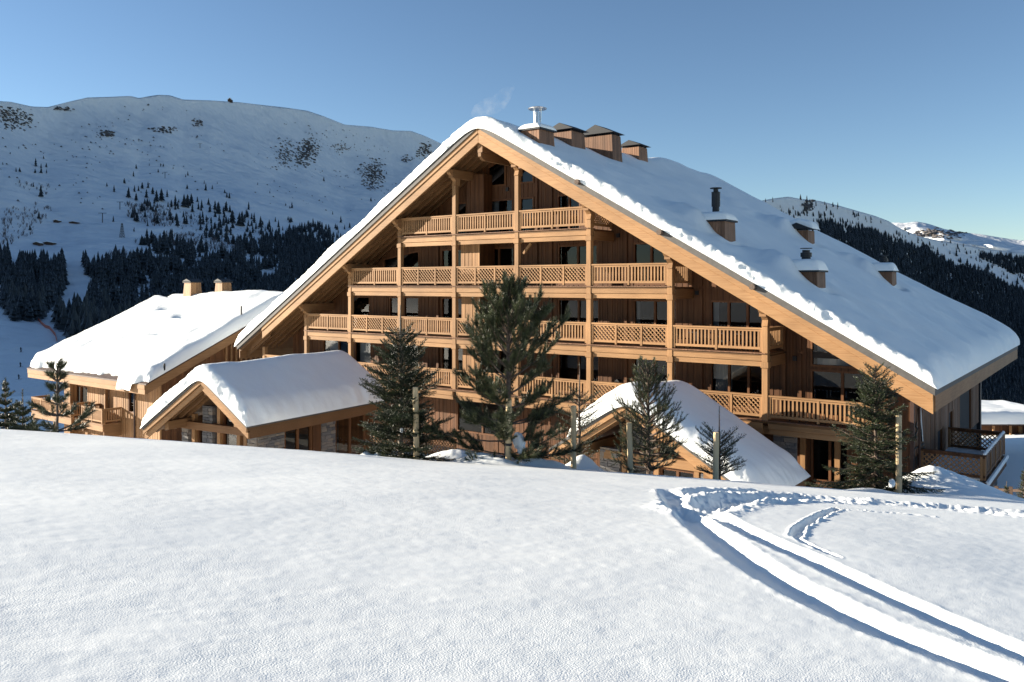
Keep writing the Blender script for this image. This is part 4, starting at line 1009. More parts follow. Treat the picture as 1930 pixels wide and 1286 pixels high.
# right front foot of each chimney on the snow, its width (x), depth (y) and top
def chim(px, py, pxtop, ytop, w, dp, cap, **kw):
    q = on_right_roof(px, py, .9); r = ray(pxtop, ytop); cx_ = q[0]-w/2; cy_ = q[1]+dp/2; zt_ = onY(pxtop, ytop, q[1])[2]
    return chimney(ch, cx_, cy_, w, dp, zt(cx_+w/2)-.2, zt_, cap, **kw)
chim(1016, 274, 1016, 243, 1.15, 1.35, 'flat', flue='steel', snow=.30, lab='foremost chimney with a steel flue and snow on top')
chim(1077, 276, 1077, 246, 1.4, 1.4, 'gable', lab='second chimney under a dark gabled cap')
chim(1153, 295, 1153, 253, 2.15, 1.1, 'gable', lab='widest chimney under a dark gabled cap')
chim(1204, 301, 1204, 276, 1.3, 1.2, 'gable', lab='rearmost chimney under a dark gabled cap')
for q, yt, kw in ((dA, (1366, 417), dict(flue='tall', snow=.42, cap='flat', w=1.45, dp=1.3)), (dC, (1540, 513), dict(flue='short', snow=.5, cap='flat', w=1.35, dp=1.25)), (dD, (1681, 513), dict(flue='short', snow=.45, cap='flat', w=1.2, dp=1.2)), (dB, (1523, 434), dict(snow=.0, cap='gable', w=1.35, dp=1.3))):
    w, dp = kw.pop('w'), kw.pop('dp'); z1 = onY(yt[0], yt[1], q[1])[2]; cap = kw.pop('cap'); cx_ = q[0]-w/2
    chimney(ch, cx_, q[1]+dp/2, w, dp, zt(cx_+w/2)-.1, z1, cap, taper=.94, **kw)
z1 = onY(1523, 434, dB[1])[2]
roof_snow(ch, dB[0]-1.9, dB[0]+.28, dB[1]+.02, dB[1]+1.55, lambda X: z1+.42-np.abs(X-dB[0]+.68)*.34, .42, 'snow hood over the gabled roof vent', 17, R_=.35, res=.12, lump=.04)

# ================================================================== LEFT BUILDING
LX0, LX1, LY0, LYR, LZE, LZR = -69.9, -52.4, 29.5, 41.4, -6.66, -1.2
OFF = Vector((-61, 31, -12))
lb = thing('annex_chalet', 'lower timber chalet on the left with a wide sunlit snow roof', 'building', tuple(OFF))
lz = lambda y: LZE+(y-LY0)*(LZR-LZE)/(LYR-LY0) if y < LYR else LZR-(y-LYR)*(LZR-LZE)/(LYR-LY0)
def xslab(ys_, top, bot, x0, x1, name, mat, bevel=0):
    mb = MB()
    for a, b_ in zip(ys_[:-1], ys_[1:]):
        mb.quadbox([(x0, a, bot(a)), (x1, a, bot(a)), (x1, b_, bot(b_)), (x0, b_, bot(b_)), (x0, a, top(a)), (x1, a, top(a)), (x1, b_, top(b_)), (x0, b_, top(b_))])
    return mb.build(name, mat, lb, bevel=bevel)
yy = [LY0, LYR, 53.2]
xslab(yy, lambda y: lz(y), lambda y: lz(y)-.2, LX0+.1, LX1-.1, 'roof_deck', 'larch_soffit'); xslab([LY0-.06, LYR, 53.3], lambda y: lz(y)+.10, lambda y: lz(y)+.002, LX0-.05, LX1+.05, 'roof_edge', 'brown_pipe')
xslab(yy, lambda y: lz(y), lambda y: lz(y)-.62, LX1-.1, LX1, 'barge_board', 'larch_deep'); xslab(yy, lambda y: lz(y), lambda y: lz(y)-.62, LX0, LX0+.1, 'barge_board', 'larch_deep')
MB().box(LX0+.1, LX1-.1, LY0-.09, LY0-.002, LZE-.33, LZE-.02).build('eave_board', 'larch_beam', lb, bevel=.01); MB().box(LX0+.1, LX1-.1, LY0-.06, LY0-.002, LZE-.66, LZE-.334).build('eave_board', 'larch_beam', lb, bevel=.01)
LW = 31.0; WX0 = onY(121, 740, LW)[0]; WX1 = -53.35
lo = []; lw = []
def LWIN(pa, pb, za, zb_, mull=1): a, b_ = onY(pa, 740, LW)[0], onY(pb, 740, LW)[0]; lo.append((a, b_, za, zb_)); lw.append((a, b_, za, zb_, mull))
LWIN(152, 166, -9.85, -7.75); LWIN(144, 152, -9.85, -7.75); LWIN(242, 255, -9.15, -7.3); LWIN(196, 207, -9.85, -7.6)
board_wall(lb, WX0, WX1, lambda x: -13, lambda x: lz(LW)-.2, lo, LW, 'wall', 'larch_lit_wall')
for a, b_, za, zb_, mull in lw: window(lb, a, b_, za, zb_, LW+.02, mull=mull)
MB().box(WX0, WX1-.1, LW+.9, LW+1.0, -13, lz(LW)-.3).build('inner_wall', 'interior', lb)
# protruding boarded column at the left end and beside the middle
for pa, pb, y in ((124, 132, LW-.55), (196, 198, LW-.3)):
    x0, x1 = onY(pa, 740, y)[0], onY(pb, 740, y)[0]; MB().box(x0, x1, y, LW-.03, -13, lz(y)-.22).build('wall_column', 'larch_lit_wall', lb)
x = onY(253.5, 740, LW-.1)[0]; MB().tube([(x, LW-.1, -13), (x, LW-.1, lz(LW)-.25)], .06, 8).build('drain_pipe', 'brown_pipe', lb)
board_wall(lb, LW+.05, 49.5, lambda y: -13, lambda y: lz(y)-.2, [], WX1, 'gable_wall', 'larch_wall', axis='y')
MB().box(WX1-.12, WX1+.03, LW-.03, LW+.1, -13, lz(LW)-.22).build('corner_board', 'larch_post', lb)
# upright slats closing a recess high in the gable wall
for k in range(9):
    y = onX(425, 640, WX1+.1)[1]+k*.42; MB().box(WX1+.04, WX1+.16, y, y+.13, -6.2, lz(y)-.7).build('slat', 'larch_deep', lb)
YBL = 29.64
for pa, pb in ((60, 135), (154, 194.5)):
    x0, x1 = onY(pa, 770, YBL)[0], onY(pb, 770, YBL)[0]; zd = -9.92
    MB().box(x0, x1, YBL-.05, LW-.02, zd-.14, zd).build('balcony_floor', 'larch_deep', lb); MB().box(x0, x1, YBL-.04, YBL+.06, zd-.52, zd-.144).build('balcony_beam', 'larch_beam', lb)
    MB().box(x1-.1, x1-.002, YBL+.062, LW-.02, zd-.95 if pa > 100 else zd-.8, zd-.144).build('balcony_side', 'larch_deep', lb); MB().box(x0+.002, x0+.1, YBL+.062, LW-.02, zd-.8, zd-.144).build('balcony_side', 'larch_deep', lb)
    railing(lb, (x0+.05, YBL), (x1-.05, YBL), zd, 'b', nb=(20 if pa > 100 else 30), nm=(2 if pa > 100 else 4)); railing(lb, (x1-.05, YBL+.06), (x1-.05, LW-.03), zd, 'b', nb=6, nm=1); railing(lb, (x0+.05, YBL+.06), (x0+.05, LW-.03), zd, 'b', nb=6, nm=1)
    zd2 = zd-2.85
    MB().box(x0, x1, YBL-.05, LW-.02, zd2-.5, zd2).build('balcony_floor', 'larch_deep', lb); railing(lb, (x0+.05, YBL), (x1-.05, YBL), zd2, 'b', nb=16, nm=2)
x = onY(104, 800, YBL+.1)[0]; MB().box(x-.1, x+.1, YBL, YBL+.2, -13, -10.5).build('post', 'larch_post', lb)
def lbbase(Y): 
    a = LZE+(Y-LY0)*(LZR-LZE)/(LYR-LY0); b = LZR-(Y-LYR)*(LZR-LZE)/(LYR-LY0); k = .5
    return -k*np.log(np.exp(-a/k)+np.exp(-b/k))+.10
def lbextra(X, Y):   # X is world y here, Y world x
    z = .26*fbm(X*.30, Y*.12, 141, 3)+.07*fbm(X*.35, Y*1.6, 143, 3)
    for px, py, r_ in ((327, 582, .8), (345, 600, .5), (318, 555, .8), (350, 558, .9), (300, 632, .5)):
        # dents in the snow, found on the roof plane
        r = ray(px, py); k = (LZR-LZE)/(LYR-LY0); t = (LZE+.6-LY0*k)/(r[2]-r[1]*k); qx, qy = r[0]*t, r[1]*t
        z = z-.50*np.exp(-((X-qy)/(.95*r_))**2-((Y-qx)/(1.9*r_))**2)+.22*np.exp(-((X-qy+1.0*r_)/(.6*r_))**2-((Y-qx)/(1.5*r_))**2)
    return z
def lbfront(X): return 0*X
# front edge set back where the snow has broken off, chunk hanging over at the right end
def roof_snow_lb():
    o = roof_snow(lb, LY0-.1, 53.4, LX0-.05, LX1+.05, lbbase, .84, 'sunlit snow sheet on the annex roof, broken along the front eave', 140, R_=.8, swap=True, res=.14, extra=lbextra, lump=.10, res_y=.16)
    me = o.data; n_ = len(me.vertices); co = np.zeros(n_*3, np.float32); me.vertices.foreach_get('co', co); co = co.reshape(-1, 3)
    wx_ = co[:, 0]+OFF.x; wy_ = co[:, 1]+OFF.y
    near = np.clip(1-(wy_-LY0)/1.8, 0, 1.2); near[wy_ > LY0+2] = 0
    lim = np.interp(wx_, [-70, -69, -67.2, -66.4, -65.6, -60, -56.2, -55.7, -53.9, -53.2, -52.4], [.3, .3, .35, .75, .2, .3, .4, -.2, -.14, .3, .2])
    nz = fbm(wx_*1.2, wx_*0+3, 150, 2)*.35+fbm(wx_*4, wy_*4, 151, 2)*.07
    push = near*(lim+nz)
    co[:, 1] += push; co[:, 2] += push*.474-np.where((wx_ > -55.8) & (wx_ < -53.8), near**3*.38*(1+nz), 0)
    me.vertices.foreach_set('co', co.ravel()); me.update()
roof_snow_lb()
for px, py, wpx in ((363, 551, 35), (421, 547, 33)):
    q = onY(px, py, LYR+.4); dep = -SS*q[0]+CC*q[1]; w = wpx*dep/F*.62
    chimney(lb, q[0], q[1], w, w*.95, LZR-.3, onY(px, 533, q[1])[2], 'flat', taper=.8, mat='larch_lit_wall'); zc = onY(px, 533, q[1])[2]
    MB().prism([(q[0]-w*.62, zc+.12), (q[0]+w*.62, zc+.12), (q[0], zc+.34)], q[1]-w*.6, q[1]+w*.6).build('chimney_cap', 'chimney_dark', lb)
# snow catcher hooks on the rake
for px, py in ((310, 695), (455, 586)):
    q = onX(px, py, LX1); MB().box(LX1-.05, LX1+.03, q[1]-.05, q[1]+.05, q[2]-.3, q[2]+.35).build('snow_hook', 'dark_metal', lb)

# ================================================================== FRONT PAVILION (left porch), its own yaw
cw = (-30.3770811296534, 21.619313157894737)
yaw1 = math.atan2(SS, CC)-math.radians(29.8)
OFF = Vector((0, 0, 0))
p1 = thing('garden_pavilion', 'low stone and timber pavilion with thick snow on its gabled roof, left of the trees', 'pavilion', (cw[0], cw[1], 0), yaw1)
p1.location.z = -9.6; OFF = Vector((0, 0, -9.6))
PA = -2.91; PZ = -4.22; PE = -6.15
pz = lambda x: PZ+(x-PA)*(-6.83-PZ)/(-6.88-PA) if x < PA else PZ+(x-PA)*(PE-PZ)/(0-PA)
PL = 9.6
def pav(parent, xl, xa, xr, y0, y1, fz, slope_names=('larch_beam', 'porch_wood'), fh=.36):
    mb = MB(); mb.slab([xl, xa, xr], lambda x: fz(x)+.0, lambda x: fz(x)-.14, y0+.1, y1); mb.build('roof_deck', 'larch_soffit', parent)
    mb = MB(); mb.slab([xl-.03, xa, xr+.03], lambda x: fz(x)+.13, lambda x: fz(x)+.002, y0-.04, y1+.03); mb.build('roof_edge', 'zinc', parent)
    for a, b_ in ((xl, xa-.001), (xa+.001, xr)):
        mb = MB(); mb.slab([a, b_], lambda x: fz(x), lambda x: fz(x)-.22, y0-.02, y0+.06); mb.build('upper_barge_board', 'larch_beam', parent, bevel=.01)
        mb = MB(); mb.slab([a, b_], lambda x: fz(x)-.223, lambda x: fz(x)-.22-fh*.8, y0+.08, y0+.16); mb.build('barge_board', 'larch_beam', parent, bevel=.01)
    MB().box(xr-.1, xr-.002, y0+.17, y1, fz(xr)-.5, fz(xr)-.142).build('eave_board', 'porch_wood', parent)
    for k in range(3):
        for a, b_ in ((xl+.3, xa-.05), (xa+.05, xr-.3)):
            mb = MB(); mb.slab([a, b_], lambda x: fz(x)-.143, lambda x: fz(x)-.36, y0+.45+k*.5, y0+.6+k*.5); mb.build('rafter', 'larch_soffit', parent)
pav(p1, -6.88, PA, 0, 0, PL, pz)
# beams carrying the front roof
for x, nm_ in ((PA, 'ridge_beam'), (-5.6, 'purlin'), (-1.0, 'purlin')):
    MB().box(x-.13, x+.13, .3, PL-.2, pz(x)-.76, pz(x)-.37).build(nm_, 'larch_deep', p1)
MB().box(-5.9, -.8, 1.3, 1.55, -6.85, -6.5).build('tie_beam', 'porch_wood', p1)
MB().box(-5.9, -.8, 1.3, 1.55, -5.75, -5.45).build('tie_beam', 'porch_wood', p1) if False else None
for x0, x1, sd in ((-6.0, -5.55, 31), (-4.55, -3.85, 32), (-1.55, -.95, 33)): stone_wall(p1, x0, x1, 1.5, -9.6, min(pz(x0), pz(x1))-.4, sd)
for x in (-3.5, -2.2, -5.25, -1.75): MB().box(x-.1, x+.1, 1.5, 1.7, -9.6, pz(x)-.4).build('post', 'larch_post', p1)
for a, b_ in ((-5.15, -4.6), (-3.4, -2.3), (-2.1, -1.85)): window(p1, a, b_, -9.5, min(pz(a), pz(b_))-.9, 1.7, mull=1, ztr=None)
MB().box(-5.9, -1.2, 3.4, 3.5, -9.6, -6.2).build('inner_wall', 'interior', p1)
# flank
stone_wall(p1, 1.5, 3.1, -.95, -9.6, pz(-.95)-.4, 34, axis='y'); stone_wall(p1, 5.6, 6.6, -.95, -9.6, pz(-.95)-.4, 35, axis='y')
MB().box(-1.15, -.92, 1.5, PL, pz(-.95)-.72, pz(-.95)-.38).build('wall_beam', 'porch_wood', p1)
window(p1, 3.15, 5.0, -9.5, pz(-.95)-.75, -1.0, axis='y', mull=2); window(p1, 6.65, 9.0, -9.5, pz(-.95)-.75, -1.0, axis='y', mull=2)
MB().box(-1.15, -.93, 5.02, 5.58, -9.6, pz(-.95)-.73).build('door_panel', 'larch_wall', p1)
MB().box(-3.2, -3.1, 3.5, PL, -9.6, -6.2).build('inner_wall', 'interior', p1); MB().box(-5.9, -.9, PL-.3, PL-.1, -9.6, -6.6).build('back_wall', 'larch_wall', p1)
# gable glazing above the tie beam
def p1base(X):
    a = PZ+(X-PA)*(-6.83-PZ)/(-6.88-PA); b = PZ+(X-PA)*(PE-PZ)/(0-PA); k = .28
    return -k*np.log(np.exp(-(a+5)/k)+np.exp(-(b+5)/k))-5+.13
roof_snow(p1, -7.0, .1, -.1, PL+.1, p1base, .72, 'deep rounded snow cap on the left pavilion roof', 200, R_=.6, res=.09, lump=.10, res_y=.1, fr=.55)
OFF = Vector((0, 0, 0))

# ================================================================== RIGHT PAVILION
OFF = Vector((-15.6, 28.3, -9.6))
p2 = thing('entrance_pavilion', 'small gabled pavilion half buried behind the right hand trees, deep snow on its roof', 'pavilion', tuple(OFF))
QA, QZ = -15.63, -4.6; qz = lambda x: QZ+(x-QA)*.64 if x < QA else QZ-(x-QA)*.585
pav(p2, -19.2, QA, -10.35, 28.3, 33.45, qz, fh=.28)
for x in (-18.2, QA, -12.4): MB().box(x-.15, x+.15, 28.55, 33.2, qz(x)-.85, qz(x)-.38).build('purlin', 'larch_deep', p2)
stone_wall(p2, -17.55, -16.6, 29.6, -9.6, -6.7, 41); stone_wall(p2, -13.1, -12.0, 29.6, -9.6, -7.2, 42)
stone_wall(p2, 29.7, 33.0, -11.5, -9.6, -7.6, 43, axis='y')
MB().box(-17.6, -13.0, 29.55, 29.8, -7.15, -6.8).build('tie_beam', 'larch_beam', p2)
for x in (-16.45, -15.0, -13.3): MB().box(x-.1, x+.1, 29.6, 29.8, -9.6, qz(x)-.5).build('post', 'larch_post', p2)
window(p2, -16.35, -15.1, -9.4, -7.2, 29.75, mull=1, curtain=[(.6, 1)]); window(p2, -14.9, -13.4, -9.4, -7.2, 29.75, mull=2)
window(p2, -16.3, -15.1, -6.75, -5.6, 29.75, mull=1, ztr=-5.15); window(p2, -14.9, -13.4, -6.75, -5.6, 29.75, mull=1, ztr=-6.3)
MB().box(-17.5, -12, 31.5, 31.6, -9.6, -6.2).build('inner_wall', 'interior', p2); MB().box(-17.6, -11.6, 33.0, 33.1, -9.6, -7.0).build('back_wall', 'larch_wall', p2)
def p2base(X):
    a = QZ+(X-QA)*.64; b = QZ-(X-QA)*.585; k = .35
    return -k*np.log(np.exp(-(a+5)/k)+np.exp(-(b+5)/k))-5+.13
roof_snow(p2, -18.3, -10.2, 28.2, 33.6, p2base, .78, 'very deep snow drift rounding off the right pavilion roof', 210, R_=.85, res=.09, lump=.12, res_y=.09,
          extra=lambda X, Y: -.30*sstep(29.3, 33.6, Y)+.10*np.exp(-((X+16.4)/1.2)**2))
OFF = Vector((0, 0, 0))

# ================================================================== small buildings and fences
def neighbour():
    global OFF
    a = atd(1845, 800, 78); b_ = atd(1990, 800, 78); L_ = (Vector(b_)-Vector(a)).length
    ang = math.atan2(b_[1]-a[1], b_[0]-a[0]); t_ = thing('neighbour_chalet', 'low snow covered chalet roof beyond the yard at the right edge', 'building', (a[0], a[1], -15), ang); OFF = Vector((0, 0, -15))
    z = -13.2
    MB().box(.5, L_-1.5, .5, 7, -15.5, z).build('wall', 'larch_wall', t_)
    MB().box(-.8, L_, -.9, 8, z+.05, z+.2).build('roof', 'brown_pipe', t_)
    roof_snow(t_, -.8, L_, -1.0, 8, lambda X: X*0+z+.2, 1.05, 'thick snow slab on the low chalet roof', 300, R_=.5, res=.25, lump=.05)
    for k in range(7): MB().box(1+k*1.6, 1.15+k*1.6, -.6, -.45, -15.5, z).build('post', 'larch_post', t_)
    MB().beam((0, -.6, -14.4), (L_, -.6, -14.4), .08, .12).build('rail', 'larch_beam', t_)
    MB().box(4.0, 4.3, .3, .5, -14.3, -13.4).build('door_light', 'larch_beam', t_)
    OFF = Vector((0, 0, 0))
neighbour()
def fence(px0, py0, px1, py1, d0, d1, lab, npost, h=1.0):
    a = Vector(atd(px0, py0, d0)); b_ = Vector(atd(px1, py1, d1)); t_ = thing('rail_fence', lab, 'fence', tuple(a-Vector((0, 0, h))))
    global OFF; OFF = a-Vector((0, 0, h))
    MB().beam(a, b_, .06, .09).build('rail', 'far_wood', t_)
    MB().beam(a-Vector((0, 0, .5)), b_-Vector((0, 0, .5)), .06, .09).build('rail', 'far_wood', t_)
    for k in range(npost):
        q = a.lerp(b_, k/(npost-1)); MB().box(q.x-.06, q.x+.06, q.y-.06, q.y+.06, q.z-1.4, q.z+.12).build('post', 'far_wood', t_)
    OFF = Vector((0, 0, 0))
fence(1852, 922, 1990, 928, 29, 27, 'dark timber rail fence beyond the snow mound at the right edge', 6)
def lattice_fence():
    global OFF
    a = onY(585, 862, 33.2); b_ = onY(845, 845, 33.2)
    OFF = Vector((a[0], 33.2, -9.9)); t_ = thing('lattice_fence', 'low lattice fence running behind the spruce below the balconies', 'fence', tuple(OFF))
    x0, x1 = onY(560, 860, 32.4)[0], onY(860, 860, 32.4)[0]; n_ = 3; st = (x1-x0)/n_
    for k in range(n_): railing(t_, (x0+k*st, 32.4), (x0+(k+1)*st-.02, 32.4), -9.05, 'l', nm=2, mat='larch_wall')
    OFF = Vector((0, 0, 0))
lattice_fence()

# ------------------------------------------------------------------ balcony furniture
def chair(x, y, z, rz, lab, group):
    t_ = thing('balcony_chair', lab, 'chair', (x, y, z), rz, group)
    MB().box(-.24, .24, -.24, .24, .42, .46).build('seat', 'black', t_, local=True); MB().box(-.24, .24, .2, .24, .5, .92).build('backrest', 'black', t_, local=True)
    for sx_ in (-.21, .21):
        for sy_ in (-.21, .21): MB().box(sx_-.02, sx_+.02, sy_-.02, sy_+.02, 0, .42 if sy_ < 0 else .6).build('leg', 'black', t_, local=True)
def table(x, y, z, lab):
    t_ = thing('balcony_table', lab, 'table', (x, y, z)); MB().box(-.7, .7, -.4, .4, .7, .74).build('table_top', 'black', t_, local=True)
    for sx_ in (-.62, .62):
        for sy_ in (-.34, .34): MB().box(sx_-.03, sx_+.03, sy_-.03, sy_+.03, 0, .7).build('leg', 'black', t_, local=True)
G3, G2 = 'chairs on the upper right balcony', 'chairs on the lower right balcony'
for k, x in enumerate((-16.2, -14.9)): table(x+.3, 36.4, DECK[3], ('dark table on the right end balcony of the third storey, left one', 'dark table on the right end balcony of the third storey, right one')[k])
for x, wd_ in ((-16.8, 'leftmost'), (-15.6, 'second from left'), (-14.4, 'third from left'), (-13.5, 'rightmost')): chair(x, 35.8, DECK[3], math.pi, 'dark chair behind the baluster railing right of the lattice one, '+wd_+' of four', G3)
table(-10.3, 36.3, DECK[2], 'dark table on the lowest balcony at the right end')
for x, wd_ in ((-11.5, 'leftmost'), (-10.8, 'second from left'), (-10.0, 'third from left'), (-9.3, 'rightmost')): chair(x, 35.8, DECK[2], math.pi, 'dark chair on the lowest balcony near the dense spruce, '+wd_+' of four', G2)
q = onY(1165, 716, YW-.5)
ln = thing('lantern', 'small black lantern standing on the balcony right of a boarded wall', 'lantern', (q[0], YW-.5, DECK[2]+.6))
mb = MB()
for sx_ in (-.11, .11):
    for sy_ in (-.11, .11): mb.box(sx_-.012, sx_+.012, sy_-.012, sy_+.012, 0, .34)
mb.box(-.13, .13, -.13, .13, -.04, 0); mb.build('frame', 'black', ln, local=True); MB().prism([(-.14, .34), (.14, .34), (0, .46)], -.14, .14).build('roof', 'black', ln, local=True)
MB().box(-.2, .2, -.2, .2, -.6, -.04).build('stand', 'black', ln, local=True)

# ------------------------------------------------------------------ near conifers
def needles(segP, segD, n_per_m, ln_, wd, ang, rg, seg_len):
    """segP (k,3) starts, segD (k,3) unit dirs, seg_len (k,) -> triangle arrays"""
    cnt = np.maximum(1, (seg_len*n_per_m).astype(int)); idx = np.repeat(np.arange(len(segP)), cnt); n = len(idx)
    u = rg.random(n); P = segP[idx]+segD[idx]*(u*seg_len[idx])[:, None]; D = segD[idx]
    a = np.cross(D, np.array([.12, .21, .97])); a /= np.linalg.norm(a, axis=1)[:, None]+1e-9; b_ = np.cross(D, a)
    w = rg.random(n)*2*math.pi; rad = a*np.cos(w)[:, None]+b_*np.sin(w)[:, None]
    an = ang*(.7+.6*rg.random(n)); dr = D*np.cos(an)[:, None]+rad*np.sin(an)[:, None]
    l_ = ln_*(.7+.5*rg.random(n)); sd = np.cross(dr, rg.normal(size=(n, 3))); sd /= np.linalg.norm(sd, axis=1)[:, None]+1e-9
    A = P-sd*wd/2; B = P+sd*wd/2; C_ = P+dr*l_[:, None]
    return np.stack([A, B, C_], 1).reshape(-1, 3)
def polyseg(pts):
    pts = np.array(pts); d = pts[1:]-pts[:-1]; l_ = np.linalg.norm(d, axis=1); return pts[:-1], d/l_[:, None], l_
def spruce(name, lab, px, py, dep, H, Rm, seed, z0frac=.03, lead=.08, nper=190, trunk='bark', leaf='spruce_needles', droop=.12, shape=1.0, whorl=.20, nb=8, wd=.012, ln_=.036, cat='tree', left=1, bare=0):
    rg = np.random.default_rng(seed); lx_, ld_ = (px-CX)/F*dep, dep; base = Vector(ld2w(lx_, ld_, terz(lx_, ld_)-.05))
    ztop = atd(px, py, dep)[2]+H; base.z = min(base.z, atd(px, py, dep)[2]+.15); H = ztop-base.z
    t_ = thing(name, lab, cat, tuple(base))
    mb = MB(); n_ = 10; pts_ = [(rg.normal()*.012*H*.3, rg.normal()*.012*H*.3, H*k/n_) for k in range(n_+1)]; pts_[0] = (0, 0, 0)
    mb.tube(pts_, [max(.008, .016*H*(1-k/n_)**.9+.006) for k in range(n_+1)], 8); mb.build('trunk', trunk, t_, local=True)
    SP, SD, SL = [], [], []; wood_ = MB()
    def addp(pl): a, b_, c = polyseg(pl); SP.append(a); SD.append(b_); SL.append(c)
    z = z0frac*H+.1; k = 0
    while z < H*(1-lead):
        f = z/H; L0 = Rm*((1-f)**(.78*shape)+.02)*(1 if f > .12 else .65+.35*f/.12); m_ = nb if f < .8 else 5
        for j in range(m_):
            az = 2*math.pi*(j+rg.random()*.6)/m_+k*1.1; Lb = L0*rg.uniform(.5, 1.15)*(1+.28*math.sin(az*2+seed+z*2.1))
            if rg.random() < .07: continue
            el = (.1+.75*f)-droop*2*(1-f)+rg.normal()*.08
            hx, hy = math.cos(az), math.sin(az); q = []
            ns = 7
            for i in range(ns+1):
                s = i/ns; up = math.sin(el)*s*Lb-droop*(1-f)*Lb*.9*s*(1-s)*1.4+.10*Lb*s*s
                q.append((hx*math.cos(el)*s*Lb, hy*math.cos(el)*s*Lb, z+up))
            wood_.tube([Vector(v) for v in q[::2]+([q[-1]] if ns % 2 == 0 else [])], [.012*(1-.8*i/4)+.003 for i in range(len(q[::2]+([q[-1]] if ns % 2 == 0 else [])))], 4)
            q = np.array(q); addp(q[1:])
            # side twigs, herringbone
            nt_ = max(3, int(Lb/.075))
            for i in range(nt_):
                s = .15+.82*(i+rg.random()*.5)/nt_; p = q[0]*0+np.array([np.interp(s*ns, range(ns+1), q[:, c]) for c in range(3)])
                tl = min(.42*Lb, .55)*(1-s)**.7*rg.uniform(.6, 1.15)+.05
                for sg in (-1, 1):
                    ta = az+sg*rg.uniform(.75, 1.05); e2 = el-.25*droop*4+rg.normal()*.15
                    v = np.array([math.cos(ta)*math.cos(e2), math.sin(ta)*math.cos(e2), math.sin(e2)])
                    mid = p+v*tl*.55; end = p+v*tl+np.array([0, 0, .12*tl])
                    addp([p, mid, end])
                    if tl > .22:
                        for h_ in (.35, .6):
                            pp = p+v*tl*h_; t2 = ta+sg*.5*(1 if h_ < .5 else -1.3); v2 = np.array([math.cos(t2), math.sin(t2), math.sin(e2)-.05]); addp([pp, pp+v2*tl*.4])
        z += whorl*(1-.35*f)*rg.uniform(.85, 1.15)*(H/4.5)**.3; k += 1
    addp([(0, 0, H*(1-lead)), (0, 0, H)])
    SP = np.concatenate(SP); SD = np.concatenate(SD); SL = np.concatenate(SL)
    V = needles(SP, SD, nper, ln_, wd, .75, rg, SL); Fc = np.arange(len(V)).reshape(-1, 3)
    npmesh('foliage', V, Fc, leaf, t_, smooth=False); wood_.build('branches', trunk, t_, local=True)
    return t_
def pine(name, lab, px, py, dep, H, Rm, seed, nper=260, ln_=.10, wd=.008, nb=5, whorl=.34, leaf='pine_needles', low=.05, upang=.9, top_r=.35, pts_r=None, trunk='bark', nsub=9):
    """open crown of upswept brush-like shoots"""
    rg = np.random.default_rng(seed); lx_, ld_ = (px-CX)/F*dep, dep; base = Vector(ld2w(lx_, ld_, terz(lx_, ld_)-.05)); ztop = atd(px, py, dep)[2]+H; base.z = min(base.z, atd(px, py, dep)[2]+.15); H = ztop-base.z
    t_ = thing(name, lab, 'tree', tuple(base)); mb = MB(); n_ = 10
    pts_ = [(rg.normal()*.01*H*.3, rg.normal()*.01*H*.3, H*k/n_*.97) for k in range(n_+1)]; pts_[0] = (0, 0, 0)
    mb.tube(pts_, [.017*H*(1-k/n_)**.8+.008 for k in range(n_+1)], 8); mb.build('trunk', trunk, t_, local=True)
    SP, SD, SL = [], [], []; wood_ = MB()
    def addp(pl): a, b_, c = polyseg(pl); SP.append(a); SD.append(b_); SL.append(c)
    z = low*H+.1; k = 0
    while z < H*.93:
        f = z/H; Rz = Rm*(np.interp(f, [0, .15, .35, .6, .8, 1], pts_r) if pts_r else (1-f)**.7)
        for j in range(nb):
            az = 2*math.pi*(j+rg.random()*.7)/nb+k*.9; Lb = max(.25, Rz*rg.uniform(.7, 1.15)); el = np.interp(f, [0, .3, .7, 1], [-.12, .25, upang*.8, upang*1.25])+rg.normal()*.1
            ns = 8; q = []
            for i in range(ns+1):
                s = i/ns; e_ = el+.45*s; q.append((math.cos(az)*math.cos(el)*s*Lb, math.sin(az)*math.cos(el)*s*Lb, z+math.sin(el)*s*Lb+.22*Lb*s*s))
            wood_.tube([Vector(v) for v in q[::2]], [.02*(1-.2*i)+.004 for i in range(5)], 5); q = np.array(q); addp(q[3:])
            m_ = max(3, int(nsub*Lb/1.1))
            for i in range(m_):
                s = rg.uniform(.3, .97); p = np.array([np.interp(s*ns, range(ns+1), q[:, c]) for c in range(3)]); ta = az+rg.choice([-1, 1])*rg.uniform(.4, 1.0); e2 = el+.3+rg.normal()*.3
                v = np.array([math.cos(ta)*math.cos(e2), math.sin(ta)*math.cos(e2), math.sin(e2)]); tl = rg.uniform(.18, .42)*min(1, Lb/.8)*(1.2-.5*s)
                end = p+v*tl+np.array([0, 0, .25*tl]); addp([p, p+v*tl*.5, end]); wood_.tube([Vector(p), Vector(p+v*tl*.8)], [.006, .003], 3)
        z += whorl*(1-.4*f)*rg.uniform(.8, 1.15); k += 1
    addp([(0, 0, H*.80), (0, 0, H)])
    SP = np.concatenate(SP); SD = np.concatenate(SD); SL = np.concatenate(SL)
    V = needles(SP, SD, nper, ln_, wd, .62, rg, SL); npmesh('foliage', V, np.arange(len(V)).reshape(-1, 3), leaf, t_, smooth=False); wood_.build('branches', trunk, t_, local=True)
    return t_
pxm = lambda n, d: n*d/F
spruce('spruce_tree', 'tall dark spruce with a bare pale leader, left of the big pine', 755, 868, 21.2, pxm(292, 21.2), pxm(128, 21.2), 1, lead=.20, shape=1.35, nb=8, whorl=.18, droop=.05, trunk='pale_bark')
